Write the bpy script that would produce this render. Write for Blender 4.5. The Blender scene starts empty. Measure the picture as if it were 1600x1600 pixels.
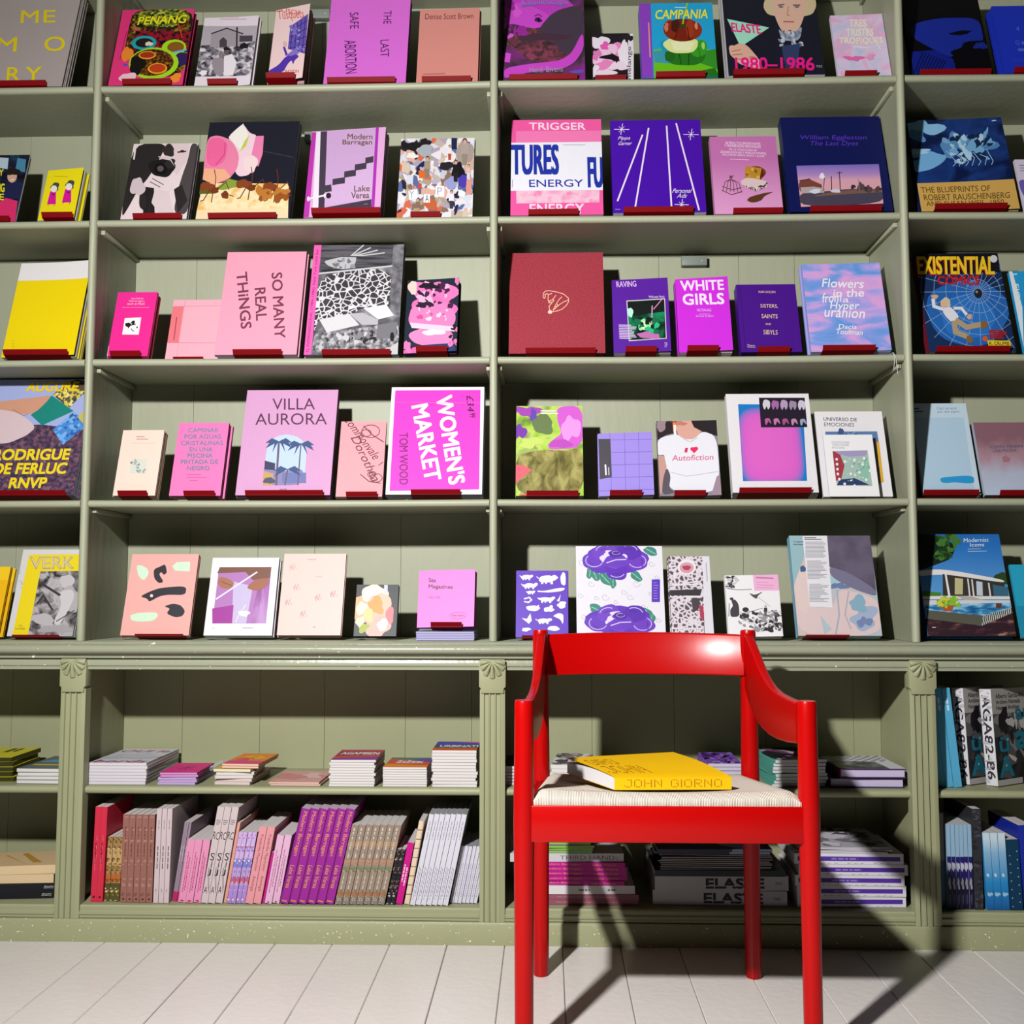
import bpy, bmesh, math, random
from mathutils import Matrix, Vector
S = bpy.context.scene
COL = S.collection
R_ = math.radians

# ---------------------------------------------------------------- camera
F, PX, PY = 1600.0, 810.0, 800.0
PITCH, YAW = R_(4.29), R_(1.6)
CAM = Vector((0.0, -2.676, 0.90))
fw = Vector((-math.sin(YAW)*math.cos(PITCH), math.cos(YAW)*math.cos(PITCH), math.sin(PITCH)))
rt = Vector((math.cos(YAW), math.sin(YAW), 0.0))
up = rt.cross(fw)
cd = bpy.data.cameras.new('camera'); cam = bpy.data.objects.new('camera', cd); COL.objects.link(cam)
cd.sensor_width = 36.0; cd.lens = 36.0*F/1600.0
cd.shift_x = -(PX-800.0)/1600.0; cd.shift_y = (PY-800.0)/1600.0
cam.matrix_world = Matrix(((rt.x, up.x, -fw.x, CAM.x), (rt.y, up.y, -fw.y, CAM.y), (rt.z, up.z, -fw.z, CAM.z), (0, 0, 0, 1)))
S.camera = cam
# ---------------------------------------------------------------- light
wd = bpy.data.worlds.new('world'); S.world = wd; wd.use_nodes = True
wd.node_tree.nodes['Background'].inputs[0].default_value = (1.0, 0.93, 0.86, 1)
wd.node_tree.nodes['Background'].inputs[1].default_value = 0.004
ld = bpy.data.lights.new('flash_lamp', 'AREA'); ld.shape = 'DISK'; ld.size = 0.10; ld.energy = 172.0
ld.color = (1.0, 0.985, 0.97)
lo = bpy.data.objects.new('flash_lamp', ld); COL.objects.link(lo)
lo.location = (-0.80, -2.30, 1.95)
lo.rotation_euler = (Vector((0.62, -0.15, 0.35)) - lo.location).to_track_quat('-Z', 'Y').to_euler()
S.view_settings.view_transform = 'Standard'
S.view_settings.look = 'None'
S.view_settings.exposure = 0.0
S.view_settings.gamma = 1.0
S.view_settings.use_curve_mapping = False

def proj(p):
    d = Vector(p)-CAM; z = d.dot(fw)
    return (PX+F*d.dot(rt)/z, PY-F*d.dot(up)/z)
def ray(x, y): return fw+rt*((x-PX)/F)-up*((y-PY)/F)
def atY(x, y, Y):
    d = ray(x, y); return CAM+d*((Y-CAM.y)/d.y)
def atZ(x, y, Z):
    d = ray(x, y); return CAM+d*((Z-CAM.z)/d.z)
def xAt(px, Y, Z):                       # world X on the line (Y, Z) that shows in column px
    a = 0.0
    for _ in range(6):
        y = proj((a, Y, Z))[1]; a = atY(px, y, Y).x
    return a

# ---------------------------------------------------------------- materials
def lin(c):
    c = c.lstrip('#')
    v = [int(c[i:i+2], 16)/255.0 for i in (0, 2, 4)]
    return tuple((x/12.92 if x <= 0.04045 else ((x+0.055)/1.055)**2.4) for x in v)+(1.0,)
MATS = {}
INK = 0.53                               # brightness of printer's white
def ink(c): return tuple(x*INK for x in lin(c)[:3])+(1.0,)
def mat(c, rough=0.45, spec=0.2):
    if not isinstance(c, str): return c
    k = (c, rough)
    if k in MATS: return MATS[k]
    m = bpy.data.materials.new('ink_'+c.lstrip('#')); m.use_nodes = True
    nt = m.node_tree; b = nt.nodes['Principled BSDF']
    b.inputs['Roughness'].default_value = rough
    b.inputs['Specular IOR Level'].default_value = spec
    n = nt.nodes.new('ShaderNodeTexNoise'); n.inputs['Scale'].default_value = 35; n.inputs['Detail'].default_value = 3
    mx = nt.nodes.new('ShaderNodeMix'); mx.data_type = 'RGBA'
    l = ink(c)
    mx.inputs['A'].default_value = tuple(x*0.97 for x in l[:3])+(1,)
    mx.inputs['B'].default_value = tuple(min(1, x*1.03) for x in l[:3])+(1,)
    nt.links.new(n.outputs['Fac'], mx.inputs['Factor']); nt.links.new(mx.outputs['Result'], b.inputs['Base Color'])
    MATS[k] = m
    return m
PMN = [0]
def PM(kind, scale, stops, detail=4.0, dist=0.0, rough=0.4, const=False, stretch=(1, 1, 1), rot=0.0, off=(0, 0, 0)):
    """printed picture: procedural pattern through a colour ramp"""
    PMN[0] += 1
    m = bpy.data.materials.new('print_%03d' % PMN[0]); m.use_nodes = True
    nt = m.node_tree; b = nt.nodes['Principled BSDF']; b.inputs['Roughness'].default_value = rough
    b.inputs['Specular IOR Level'].default_value = 0.2
    tc = nt.nodes.new('ShaderNodeTexCoord'); mp = nt.nodes.new('ShaderNodeMapping')
    mp.inputs['Scale'].default_value = stretch; mp.inputs['Rotation'].default_value = (0, R_(rot), 0)
    mp.inputs['Location'].default_value = off
    nt.links.new(tc.outputs['Object'], mp.inputs['Vector'])
    if kind == 'noise':
        t = nt.nodes.new('ShaderNodeTexNoise'); t.inputs['Scale'].default_value = scale
        t.inputs['Detail'].default_value = detail; t.inputs['Distortion'].default_value = dist; o = t.outputs['Fac']
    elif kind == 'vor':
        t = nt.nodes.new('ShaderNodeTexVoronoi'); t.inputs['Scale'].default_value = scale
        sp = nt.nodes.new('ShaderNodeSeparateColor'); nt.links.new(t.outputs['Color'], sp.inputs[0]); o = sp.outputs[0]
    elif kind == 'edge':
        t = nt.nodes.new('ShaderNodeTexVoronoi'); t.feature = 'DISTANCE_TO_EDGE'; t.inputs['Scale'].default_value = scale
        mu = nt.nodes.new('ShaderNodeMath'); mu.operation = 'MULTIPLY'; mu.inputs[1].default_value = 2.0
        nt.links.new(t.outputs['Distance'], mu.inputs[0]); o = mu.outputs[0]
    elif kind == 'wave':
        t = nt.nodes.new('ShaderNodeTexWave'); t.inputs['Scale'].default_value = scale
        t.inputs['Distortion'].default_value = dist; t.inputs['Detail'].default_value = detail; o = t.outputs['Fac']
        t.bands_direction = 'X'
    elif kind == 'lin':                  # along local height, scale = 1/height
        sp = nt.nodes.new('ShaderNodeSeparateXYZ'); nt.links.new(mp.outputs[0], sp.inputs[0])
        n = nt.nodes.new('ShaderNodeTexNoise'); n.inputs['Scale'].default_value = 25; n.inputs['Detail'].default_value = 5
        nt.links.new(mp.outputs[0], n.inputs['Vector'])
        a = nt.nodes.new('ShaderNodeMath'); a.operation = 'MULTIPLY'; a.inputs[1].default_value = scale
        nt.links.new(sp.outputs['Z'], a.inputs[0])
        c = nt.nodes.new('ShaderNodeMath'); c.operation = 'MULTIPLY_ADD'; c.inputs[1].default_value = dist; nt.links.new(n.outputs['Fac'], c.inputs[0])
        nt.links.new(a.outputs[0], c.inputs[2]); o = c.outputs[0]; t = None
    else:                                # soft rectangle: distance from a centre (off) in half sizes (stretch)
        sp = nt.nodes.new('ShaderNodeSeparateXYZ'); nt.links.new(mp.outputs[0], sp.inputs[0])
        ps = []
        for ax in ('X', 'Z'):
            ab = nt.nodes.new('ShaderNodeMath'); ab.operation = 'ABSOLUTE'; nt.links.new(sp.outputs[ax], ab.inputs[0])
            pw = nt.nodes.new('ShaderNodeMath'); pw.operation = 'POWER'; pw.inputs[1].default_value = 4.0
            nt.links.new(ab.outputs[0], pw.inputs[0]); ps.append(pw)
        ad = nt.nodes.new('ShaderNodeMath'); ad.operation = 'ADD'
        nt.links.new(ps[0].outputs[0], ad.inputs[0]); nt.links.new(ps[1].outputs[0], ad.inputs[1]); o = ad.outputs[0]; t = None
    if t is not None: nt.links.new(mp.outputs[0], t.inputs['Vector'])
    r = nt.nodes.new('ShaderNodeValToRGB'); cr = r.color_ramp
    if const: cr.interpolation = 'CONSTANT'
    while len(cr.elements) < len(stops): cr.elements.new(0.5)
    for e, (p, c) in zip(cr.elements, stops): e.position = p; e.color = ink(c)
    nt.links.new(o, r.inputs[0]); nt.links.new(r.outputs[0], b.inputs['Base Color'])
    return m
def dim(c): return tuple(x*.69 for x in lin(c)[:3])+(1.0,)
def paint(name, c1, c2, rough=0.5, chips=0.0, chip_scale=60, grain=0.25):
    m = bpy.data.materials.new(name); m.use_nodes = True
    nt = m.node_tree; b = nt.nodes['Principled BSDF']
    tc = nt.nodes.new('ShaderNodeTexCoord')
    n = nt.nodes.new('ShaderNodeTexNoise'); n.inputs['Scale'].default_value = 3.0; n.inputs['Detail'].default_value = 6
    nt.links.new(tc.outputs['Object'], n.inputs['Vector'])
    mx = nt.nodes.new('ShaderNodeMix'); mx.data_type = 'RGBA'
    mx.inputs['A'].default_value = dim(c1); mx.inputs['B'].default_value = dim(c2)
    nt.links.new(n.outputs['Fac'], mx.inputs['Factor'])
    out = mx.outputs['Result']
    if chips > 0:
        v = nt.nodes.new('ShaderNodeTexNoise'); v.inputs['Scale'].default_value = chip_scale; v.inputs['Detail'].default_value = 3
        nt.links.new(tc.outputs['Object'], v.inputs['Vector'])
        r = nt.nodes.new('ShaderNodeValToRGB'); r.color_ramp.elements[0].position = 0.74-chips; r.color_ramp.elements[1].position = 0.76-chips
        nt.links.new(v.outputs['Fac'], r.inputs[0])
        m2 = nt.nodes.new('ShaderNodeMix'); m2.data_type = 'RGBA'; m2.inputs['B'].default_value = dim('ece6d8')
        nt.links.new(r.outputs[0], m2.inputs['Factor']); nt.links.new(out, m2.inputs['A']); out = m2.outputs['Result']
    nt.links.new(out, b.inputs['Base Color'])
    b.inputs['Roughness'].default_value = rough; b.inputs['Specular IOR Level'].default_value = 0.35
    bn = nt.nodes.new('ShaderNodeTexNoise'); bn.inputs['Scale'].default_value = 45; bn.inputs['Detail'].default_value = 5
    mp = nt.nodes.new('ShaderNodeMapping'); mp.inputs['Scale'].default_value = (1, 1, 0.25)
    nt.links.new(tc.outputs['Object'], mp.inputs[0]); nt.links.new(mp.outputs[0], bn.inputs['Vector'])
    bp = nt.nodes.new('ShaderNodeBump'); bp.inputs['Strength'].default_value = grain; bp.inputs['Distance'].default_value = 0.003
    nt.links.new(bn.outputs['Fac'], bp.inputs['Height']); nt.links.new(bp.outputs[0], b.inputs['Normal'])
    return m
GREEN = paint('sage_paint', '969980', 'a1a48c')
GREEN_L = paint('sage_paint_lower', '90926f', '9a9c7a')
GREEN_W = paint('sage_paint_worn', '90926d', '999b76', chips=0.058, chip_scale=140)
GREEN_G = paint('sage_paint_ledge', '8f927c', '999c85', rough=0.22, chips=0.035, chip_scale=85)
RED = paint('red_lacquer', 'ac0303', 'b20404', rough=0.27, grain=0.02)
RED.node_tree.nodes['Principled BSDF'].inputs['Specular IOR Level'].default_value = 0.2
STAND = mat('86020c', 0.55, 0.1)
WHITEF = paint('white_floor_paint', 'd2cbc6', 'dcd6d0', rough=0.33, chips=0.0, grain=0.35)

# ---------------------------------------------------------------- mesh builder
class MB:
    def __init__(s): s.v = []; s.f = []; s.mi = []; s.mats = []
    def m(s, c):
        c = mat(c)
        if c not in s.mats: s.mats.append(c)
        return s.mats.index(c)
    def add(s, vs, fs, c):
        o = len(s.v); k = s.m(c); s.v += [tuple(p) for p in vs]
        for f in fs: s.f.append([o+i for i in f]); s.mi.append(k)
    def box(s, a, b, c):
        x0, y0, z0 = a; x1, y1, z1 = b
        s.add([(x0, y0, z0), (x1, y0, z0), (x1, y1, z0), (x0, y1, z0), (x0, y0, z1), (x1, y0, z1), (x1, y1, z1), (x0, y1, z1)],
              [(0, 3, 2, 1), (4, 5, 6, 7), (0, 1, 5, 4), (1, 2, 6, 5), (2, 3, 7, 6), (3, 0, 4, 7)], c)
    def prism(s, prof, fn, t0, t1, c):    # prof: closed list of (a, b); fn(a, b, t) -> xyz
        n = len(prof)
        vs = [fn(a, b, t0) for a, b in prof]+[fn(a, b, t1) for a, b in prof]
        fs = [(i, (i+1) % n, n+(i+1) % n, n+i) for i in range(n)]+[tuple(range(n-1, -1, -1)), tuple(range(n, 2*n))]
        s.add(vs, fs, c)
    def rings(s, rs, c, cap=True, closed=False):
        n = len(rs[0]); vs = [p for r in rs for p in r]; fs = []
        K = len(rs)
        for j in range(K if closed else K-1):
            a = j*n; b2 = ((j+1) % K)*n
            for i in range(n): fs.append((a+i, a+(i+1) % n, b2+(i+1) % n, b2+i))
        if cap and not closed: fs += [tuple(range(n-1, -1, -1)), tuple(range((K-1)*n, K*n))]
        s.add(vs, fs, c)
    def tube(s, pts, rad, c, n=10):
        pts = [Vector(p) for p in pts]; rs = []
        for i, p in enumerate(pts):
            d = (pts[min(i+1, len(pts)-1)]-pts[max(i-1, 0)]).normalized()
            a = d.orthogonal().normalized() if i == 0 else (a-d*a.dot(d)).normalized()
            b = d.cross(a); r = rad[i] if isinstance(rad, (list, tuple)) else rad
            rs.append([tuple(p+(a*math.cos(2*math.pi*k/n)+b*math.sin(2*math.pi*k/n))*r) for k in range(n)])
        s.rings(rs, c)
    def lathe(s, prof, cx, cy, c, n=24):  # prof: list of (r, z, dx, dy)
        s.rings([[(cx+(p[2] if len(p) > 2 else 0)+p[0]*math.cos(2*math.pi*k/n), cy+(p[3] if len(p) > 3 else 0)+p[0]*math.sin(2*math.pi*k/n), p[1]) for k in range(n)] for p in prof], c)
    def build(s, name, parent=None, smooth=None, bevel=0.0):
        me = bpy.data.meshes.new(name); me.from_pydata(s.v, [], s.f)
        for m in s.mats: me.materials.append(m)
        me.polygons.foreach_set('material_index', s.mi)
        if smooth is not None or bevel:
            bm = bmesh.new(); bm.from_mesh(me)
            if bevel:
                bmesh.ops.remove_doubles(bm, verts=bm.verts, dist=1e-6)
                es = [e for e in bm.edges if len(e.link_faces) == 2 and e.calc_face_angle(0) > 0.5]
                bmesh.ops.bevel(bm, geom=es, offset=bevel, segments=2, affect='EDGES', profile=0.5)
            bmesh.ops.recalc_face_normals(bm, faces=bm.faces)
            a = smooth if smooth is not None else 0.6
            for f in bm.faces: f.smooth = True
            for e in bm.edges:
                if len(e.link_faces) != 2 or e.calc_face_angle(0) > a: e.smooth = False
            bm.to_mesh(me); bm.free()
        o = bpy.data.objects.new(name, me); COL.objects.link(o)
        if parent is not None: o.parent = parent
        return o
def tag(o, label, cat, group=None):
    o['label'] = label; o['category'] = cat
    if group: o['group'] = group
    return o
def thing(name, label, cat, group=None, M=None):
    o = bpy.data.objects.new(name, None); COL.objects.link(o); o.empty_display_size = 0.05
    if M is not None: o.matrix_basis = M
    return tag(o, label, cat, group)
def dup(root, label, M, group=None):
    r = root.copy(); COL.objects.link(r); r.matrix_basis = M; r['label'] = label
    if group: r['group'] = group
    for ch in root.children:
        c = ch.copy(); COL.objects.link(c); c.parent = r
        for g in ch.children:
            d = g.copy(); COL.objects.link(d); d.parent = c
    return r
def structure(o): o['kind'] = 'structure'; return o
def quadprof(pts): return pts
def arc(cx, cy, r, a0, a1, n): return [(cx+r*math.cos(R_(a0+(a1-a0)*i/n)), cy+r*math.sin(R_(a0+(a1-a0)*i/n))) for i in range(n+1)]

# ---------------------------------------------------------------- print language (words and pictures on covers)
TXT = {}
_fo = None
def textmesh(s, bold):
    global _fo
    k = (s, bold)
    if k in TXT: return TXT[k]
    if _fo is None:
        cu = bpy.data.curves.new('lettering', 'FONT'); cu.fill_mode = 'FRONT'; cu.resolution_u = 3
        _fo = bpy.data.objects.new('lettering', cu)
    _fo.data.body = s; _fo.data.offset = bold
    me = bpy.data.meshes.new_from_object(_fo)
    bm = bmesh.new(); bm.from_mesh(me); bmesh.ops.triangulate(bm, faces=bm.faces)
    bm.verts.ensure_lookup_table()
    vs = [(v.co.x, v.co.y) for v in bm.verts]; fs = [[v.index for v in f.verts] for f in bm.faces]
    bm.free(); bpy.data.meshes.remove(me)
    if not vs: vs = [(0, 0), (1, 1)]
    x0 = min(p[0] for p in vs); x1 = max(p[0] for p in vs); y0 = min(p[1] for p in vs); y1 = max(p[1] for p in vs)
    vs = [((p[0]-x0)/max(1e-6, x1-x0), (p[1]-y0)/max(1e-6, y1-y0)) for p in vs]
    TXT[k] = (vs, fs); return TXT[k]
# elements, all in the frame of the art list (y downward unless the art is in uv)
def Rc(x0, y0, x1, y1, c): return ('p', [(x0, y0), (x1, y0), (x1, y1), (x0, y1)], c)
def Ph(pts, c): return ('p', pts, c)
def Pg(pts, c):                          # organic outlines of six points and more are rounded (corner cutting)
    if len(pts) >= 6:
        for _ in range(2):
            o = []
            for i in range(len(pts)):
                (ax, ay), (bx, by) = pts[i], pts[(i+1) % len(pts)]
                o += [(ax*.8+bx*.2, ay*.8+by*.2), (ax*.2+bx*.8, ay*.2+by*.8)]
            pts = o
    return ('p', pts, c)
def El(cx, cy, rx, ry, c, rot=0, n=22):
    ca, sa = math.cos(R_(rot)), math.sin(R_(rot))
    return ('p', [(cx+rx*math.cos(t)*ca-ry*math.sin(t)*sa, cy+rx*math.cos(t)*sa+ry*math.sin(t)*ca) for t in [2*math.pi*i/n for i in range(n)]], c)
def Bl(cx, cy, rx, ry, c, seed=1, amp=0.18, n=28, rot=0):
    rd = random.Random(seed); ph = [rd.uniform(0, 6.28) for _ in range(4)]; ca, sa = math.cos(R_(rot)), math.sin(R_(rot)); o = []
    for i in range(n):
        t = 2*math.pi*i/n; k = 1+amp*(math.sin(2*t+ph[0])+0.7*math.sin(3*t+ph[1])+0.6*math.sin(5*t+ph[2]))*0.7
        x, y = rx*k*math.cos(t), ry*k*math.sin(t); o.append((cx+x*ca-y*sa, cy+x*sa+y*ca))
    return ('p', o, c)
def Ln(pts, w, c): return ('l', pts, w, c)
def Tx(s, x0, y0, x1, y1, c, rot=0, b=0.0, sh=0.0): return ('t', s, x0, y0, x1, y1, c, rot, b, sh)
def Sc(x0, y0, x1, y1, n, cols, smin, smax, seed=1, asp=1.6):
    rd = random.Random(seed); o = []
    for i in range(n):
        s = rd.uniform(smin, smax)
        o.append(Bl(rd.uniform(x0, x1), rd.uniform(y0, y1), s*rd.uniform(0.5, asp), s*rd.uniform(0.5, asp), rd.choice(cols), rd.randint(0, 9999), 0.3, 14, rd.uniform(0, 180)))
    return ('g', o)
def Sp(n, cols, seed=1):                 # small flecks along a spine
    rd = random.Random(seed)
    return ('g', [Bl(rd.random(), rd.random(), rd.uniform(.12, .38), rd.uniform(.006, .02), rd.choice(cols), rd.randint(0, 9999), 0.3, 12) for _ in range(n)])
def Dash(u, a, b, c, w=.16, seed=1):    # print too small to read, running along a spine from v = b down to a
    rd = random.Random(seed); o = []; v = b
    while v > a:
        n = rd.uniform(.02, .06); o.append(Ln([(u, v), (u, max(a, v-n))], w, c)); v -= n+.012
    return ('g', o)
def Lines(x0, y0, x1, n, step, w, c, seed=1, mn=0.6):   # rows of small print
    rd = random.Random(seed)
    return ('g', [Ln([(x0, y0+i*step), (x0+(x1-x0)*rd.uniform(mn, 1), y0+i*step)], w, c) for i in range(n)])
def person(x, y, h, skin, top, leg, hair='2a1c16'):
    return ('g', [Pg([(x-.13*h, y+.2*h), (x+.13*h, y+.2*h), (x+.16*h, y+.6*h), (x-.16*h, y+.6*h)], top),
                  Pg([(x-.12*h, y+.58*h), (x+.12*h, y+.58*h), (x+.09*h, y+h), (x-.09*h, y+h)], leg),
                  El(x, y+.08*h, .09*h, .1*h, hair), El(x, y+.12*h, .07*h, .085*h, skin)])
def clip(poly, ua=0.0, ub=1.0):
    for ax, sgn, lim in ((0, 1, ua), (0, -1, -ub), (1, 1, 0.0), (1, -1, -1.0)):
        out = []
        for i in range(len(poly)):
            a, b = poly[i-1], poly[i]; da = sgn*a[ax]-lim; db = sgn*b[ax]-lim
            if (da >= 0) != (db >= 0):
                t = da/(da-db); out.append((a[0]+(b[0]-a[0])*t, a[1]+(b[1]-a[1])*t))
            if db >= 0: out.append(b)
        poly = out
        if len(poly) < 3: return []
    return poly
def homog(q):
    """px quad TL,TR,BR,BL -> function px to uv"""
    dst = [(0, 1), (1, 1), (1, 0), (0, 0)]; A = []
    for (x, y), (u, v) in zip(q, dst):
        A.append([x, y, 1, 0, 0, 0, -u*x, -u*y, u]); A.append([0, 0, 0, x, y, 1, -v*x, -v*y, v])
    n = 8
    for i in range(n):
        p = max(range(i, n), key=lambda r: abs(A[r][i])); A[i], A[p] = A[p], A[i]
        d = A[i][i]; A[i] = [e/d for e in A[i]]
        for r in range(n):
            if r != i:
                k = A[r][i]
                if k: A[r] = [e-k*g for e, g in zip(A[r], A[i])]
    h = [A[i][8] for i in range(8)]
    def fn(x, y):
        w = h[6]*x+h[7]*y+1
        return ((h[0]*x+h[1]*y+h[2])/w, (h[3]*x+h[4]*y+h[5])/w)
    return fn
def draw(mb, art, uvf, place, asp, strips=1):
    """art elements -> thin printed polygons; uvf: art frame -> uv, place(u, v, layer) -> local xyz, asp = width/height in metres"""
    lay = [0]
    def emit(tris, c):
        lay[0] += 1; vs = []; fs = []
        for p0 in tris:
            us = [q[0] for q in p0]
            for k in range(strips):
                ua, ub = k/strips, (k+1)/strips
                if strips > 1 and (max(us) < ua or min(us) > ub): continue
                p = clip(p0, ua, ub)
                if len(p) >= 3:
                    o = len(vs); vs += [place(u, v, lay[0]) for u, v in p]; fs.append(tuple(range(o, o+len(p))))
        if fs: mb.add(vs, fs, c)
    def concave(pts):
        from mathutils.geometry import tessellate_polygon
        t = tessellate_polygon([[Vector((p[0], p[1], 0)) for p in pts]])
        return [[pts[i] for i in f] for f in t]
    def one(e):
        k = e[0]
        if k == 'g':
            for q in e[1]: one(q)
        elif k == 'p':
            pts = [uvf(*p) for p in e[1]]
            emit([pts] if len(pts) == 4 else concave(pts), e[2])
        elif k == 'l':
            pts, w, c = e[1], e[2], e[3]; A = []; n_ = len(pts)
            for i, (x, y) in enumerate(pts):
                def dr(p, q):
                    L = math.hypot(q[0]-p[0], q[1]-p[1]) or 1e-9
                    return ((q[0]-p[0])/L, (q[1]-p[1])/L)
                d0 = dr(pts[i-1], pts[i]) if i else dr(pts[0], pts[1])
                d1 = dr(pts[i], pts[i+1]) if i < n_-1 else d0
                mx_, my_ = -(d0[1]+d1[1]), d0[0]+d1[0]; L = math.hypot(mx_, my_) or 1e-9; mx_ /= L; my_ /= L
                k_ = w/2/max(.45, abs(mx_*-d0[1]+my_*d0[0]))
                A.append((uvf(x+mx_*k_, y+my_*k_), uvf(x-mx_*k_, y-my_*k_)))
            emit([[A[i][0], A[i+1][0], A[i+1][1], A[i][1]] for i in range(n_-1)], c)
        elif k == 't':
            _, s, x0, y0, x1, y1, c, rot, b, sh = e
            vs, fs = textmesh(s, 0.0); out = []
            cx, cy = (x0+x1)/2, (y0+y1)/2; w, h = x1-x0, y1-y0
            sy = -1 if YDOWN[0] else 1
            if abs(rot) > 70: w, h = abs(h), abs(w)
            else: w, h = abs(w), abs(h)
            ca, sa = math.cos(R_(rot)), math.sin(R_(rot)); o2 = []
            hy = b*h*0.9; hx = hy if YDOWN[0] else (hy*asp if abs(rot) > 70 else hy/asp); fx = max(.2, (w-2*hx)/max(w, 1e-9)); fy = max(.2, (h-2*hy)/max(h, 1e-9))
            for (ex, ey) in (((0, 0),) if not b else ((-1, -1), (1, -1), (1, 1), (-1, 1), (0, 0))):
                P = []
                for (a, d) in vs:
                    Y = (d-.5)*h*fy+ey*hy; X = (a-.5)*w*fx+ex*hx+sh*(d-.5)*h
                    P.append(uvf(cx+X*ca-Y*sa, cy+sy*(X*sa+Y*ca)))
                emit([[P[i] for i in f] for f in fs], c)
    for e in art: one(e)
YDOWN = [True]
def count(art): return sum(count(e[1]) if e[0] == 'g' else (5 if e[0] == 't' and e[8] else 1) for e in art)

# ---------------------------------------------------------------- books
def book_parts(root, w, h, t, cover, pages, art=None, uvf=None, hard=False, spine_art=None, spine=None, opn=0.0, back=None, bow=0.0, pstripe=True):
    bt = 0.0024 if hard else 0.0005; ov = 0.003 if hard else 0.0
    mb = MB(); tn = math.tan(R_(opn)); hw = w/2
    n = 1 if not bow else 8
    def fz(x):
        g = (x+hw)/w; k = min(n-1, max(0, int(g*n+1e-6))); p, q = k/n, (k+1)/n
        return -(x+hw)*tn-bow*(p*p+(q*q-p*p)*(g-p)*n)
    for i in range(n):
        xa = -hw+w*i/n; xb = -hw+w*(i+1)/n
        a0, b0 = fz(xa), fz(xb)
        mb.add([(xa, a0, 0), (xb, b0, 0), (xb, b0+bt, 0), (xa, a0+bt, 0), (xa, a0, h), (xb, b0, h), (xb, b0+bt, h), (xa, a0+bt, h)],
               [(0, 3, 2, 1), (4, 5, 6, 7), (0, 1, 5, 4), (1, 2, 6, 5), (2, 3, 7, 6), (3, 0, 4, 7)], cover)
    mb.box((-hw, t-bt, 0), (hw, t, h), back or cover)
    mb.box((-hw, bt, 0), (-hw+bt, t-bt, h), spine or cover)
    if hard:                              # hinge groove beside the spine
        pass
    if art:
        d = min(0.00006, 0.0011/max(1, count(art)))
        def place(u, v, L): x = -hw+u*w; return (x, fz(x)-d*L-0.00004, v*h)
        if uvf is None:
            YDOWN[0] = False; draw(mb, art, lambda u, v: (u, v), place, w/h, n); YDOWN[0] = True
        else: draw(mb, art, uvf, place, w/h, n)
    if spine_art:
        def place2(u, v, L): return (-hw-0.00004*L-0.00004, t-u*t, v*h)
        YDOWN[0] = False; draw(mb, spine_art, lambda u, v: (u, v), place2, t/h); YDOWN[0] = True
    c = mb.build('cover', root)
    pb = MB(); pb.box((-hw+bt+.0003, bt+.0001, ov), (hw-ov-.0004, t-bt-.0001, h-ov), pages)
    p = pb.build('page_block', root)
    return c, p
PAGE = {}
def pages(c):
    """page block: fine leaf lines across the thickness"""
    if c in PAGE: return PAGE[c]
    m = PM('wave', 420, [(0.0, c), (1.0, c)], 1.0, 1.5, rough=0.7, rot=0)
    nt = m.node_tree
    for n in nt.nodes:
        if n.type == 'TEX_WAVE': n.bands_direction = 'Y'
        if n.type == 'VALTORGB':
            l = ink(c); n.color_ramp.elements[0].color = tuple(x*0.8 for x in l[:3])+(1,)
    PAGE[c] = m; return m
ORD = ['front', 'second', 'third', 'fourth', 'fifth', 'sixth', 'seventh', 'eighth', 'ninth', 'tenth', 'eleventh', 'twelfth']
ZS = {0: 2.670, 1: 2.285, 2: 1.905, 3: 1.520, 4: 1.137, 5: 0.763, 6: 0.387, 7: 0.089}
FR = {'a': (0, 0, 4), 'b': (400, 0, 4), 'c': (770, 0, 4), 'd': (1120, 0, 3.3333), 'e': (0, 360, 3.6375), 'f': (400, 360, 3.6375), 'g': (770, 360, 3.6375),
      'h': (1120, 360, 3.3333), 'i': (0, 800, 3.6375), 'j': (400, 800, 3.6375), 'k': (770, 800, 3.6375), 'l': (1120, 800, 3.3333), 'n': (0, 0, 1)}
def Rx(a): return Matrix.Rotation(R_(a), 4, 'X')
def Ry(a): return Matrix.Rotation(R_(a), 4, 'Y')
def Rz(a): return Matrix.Rotation(R_(a), 4, 'Z')
def Tr(x, y, z): return Matrix.Translation((x, y, z))
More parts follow.
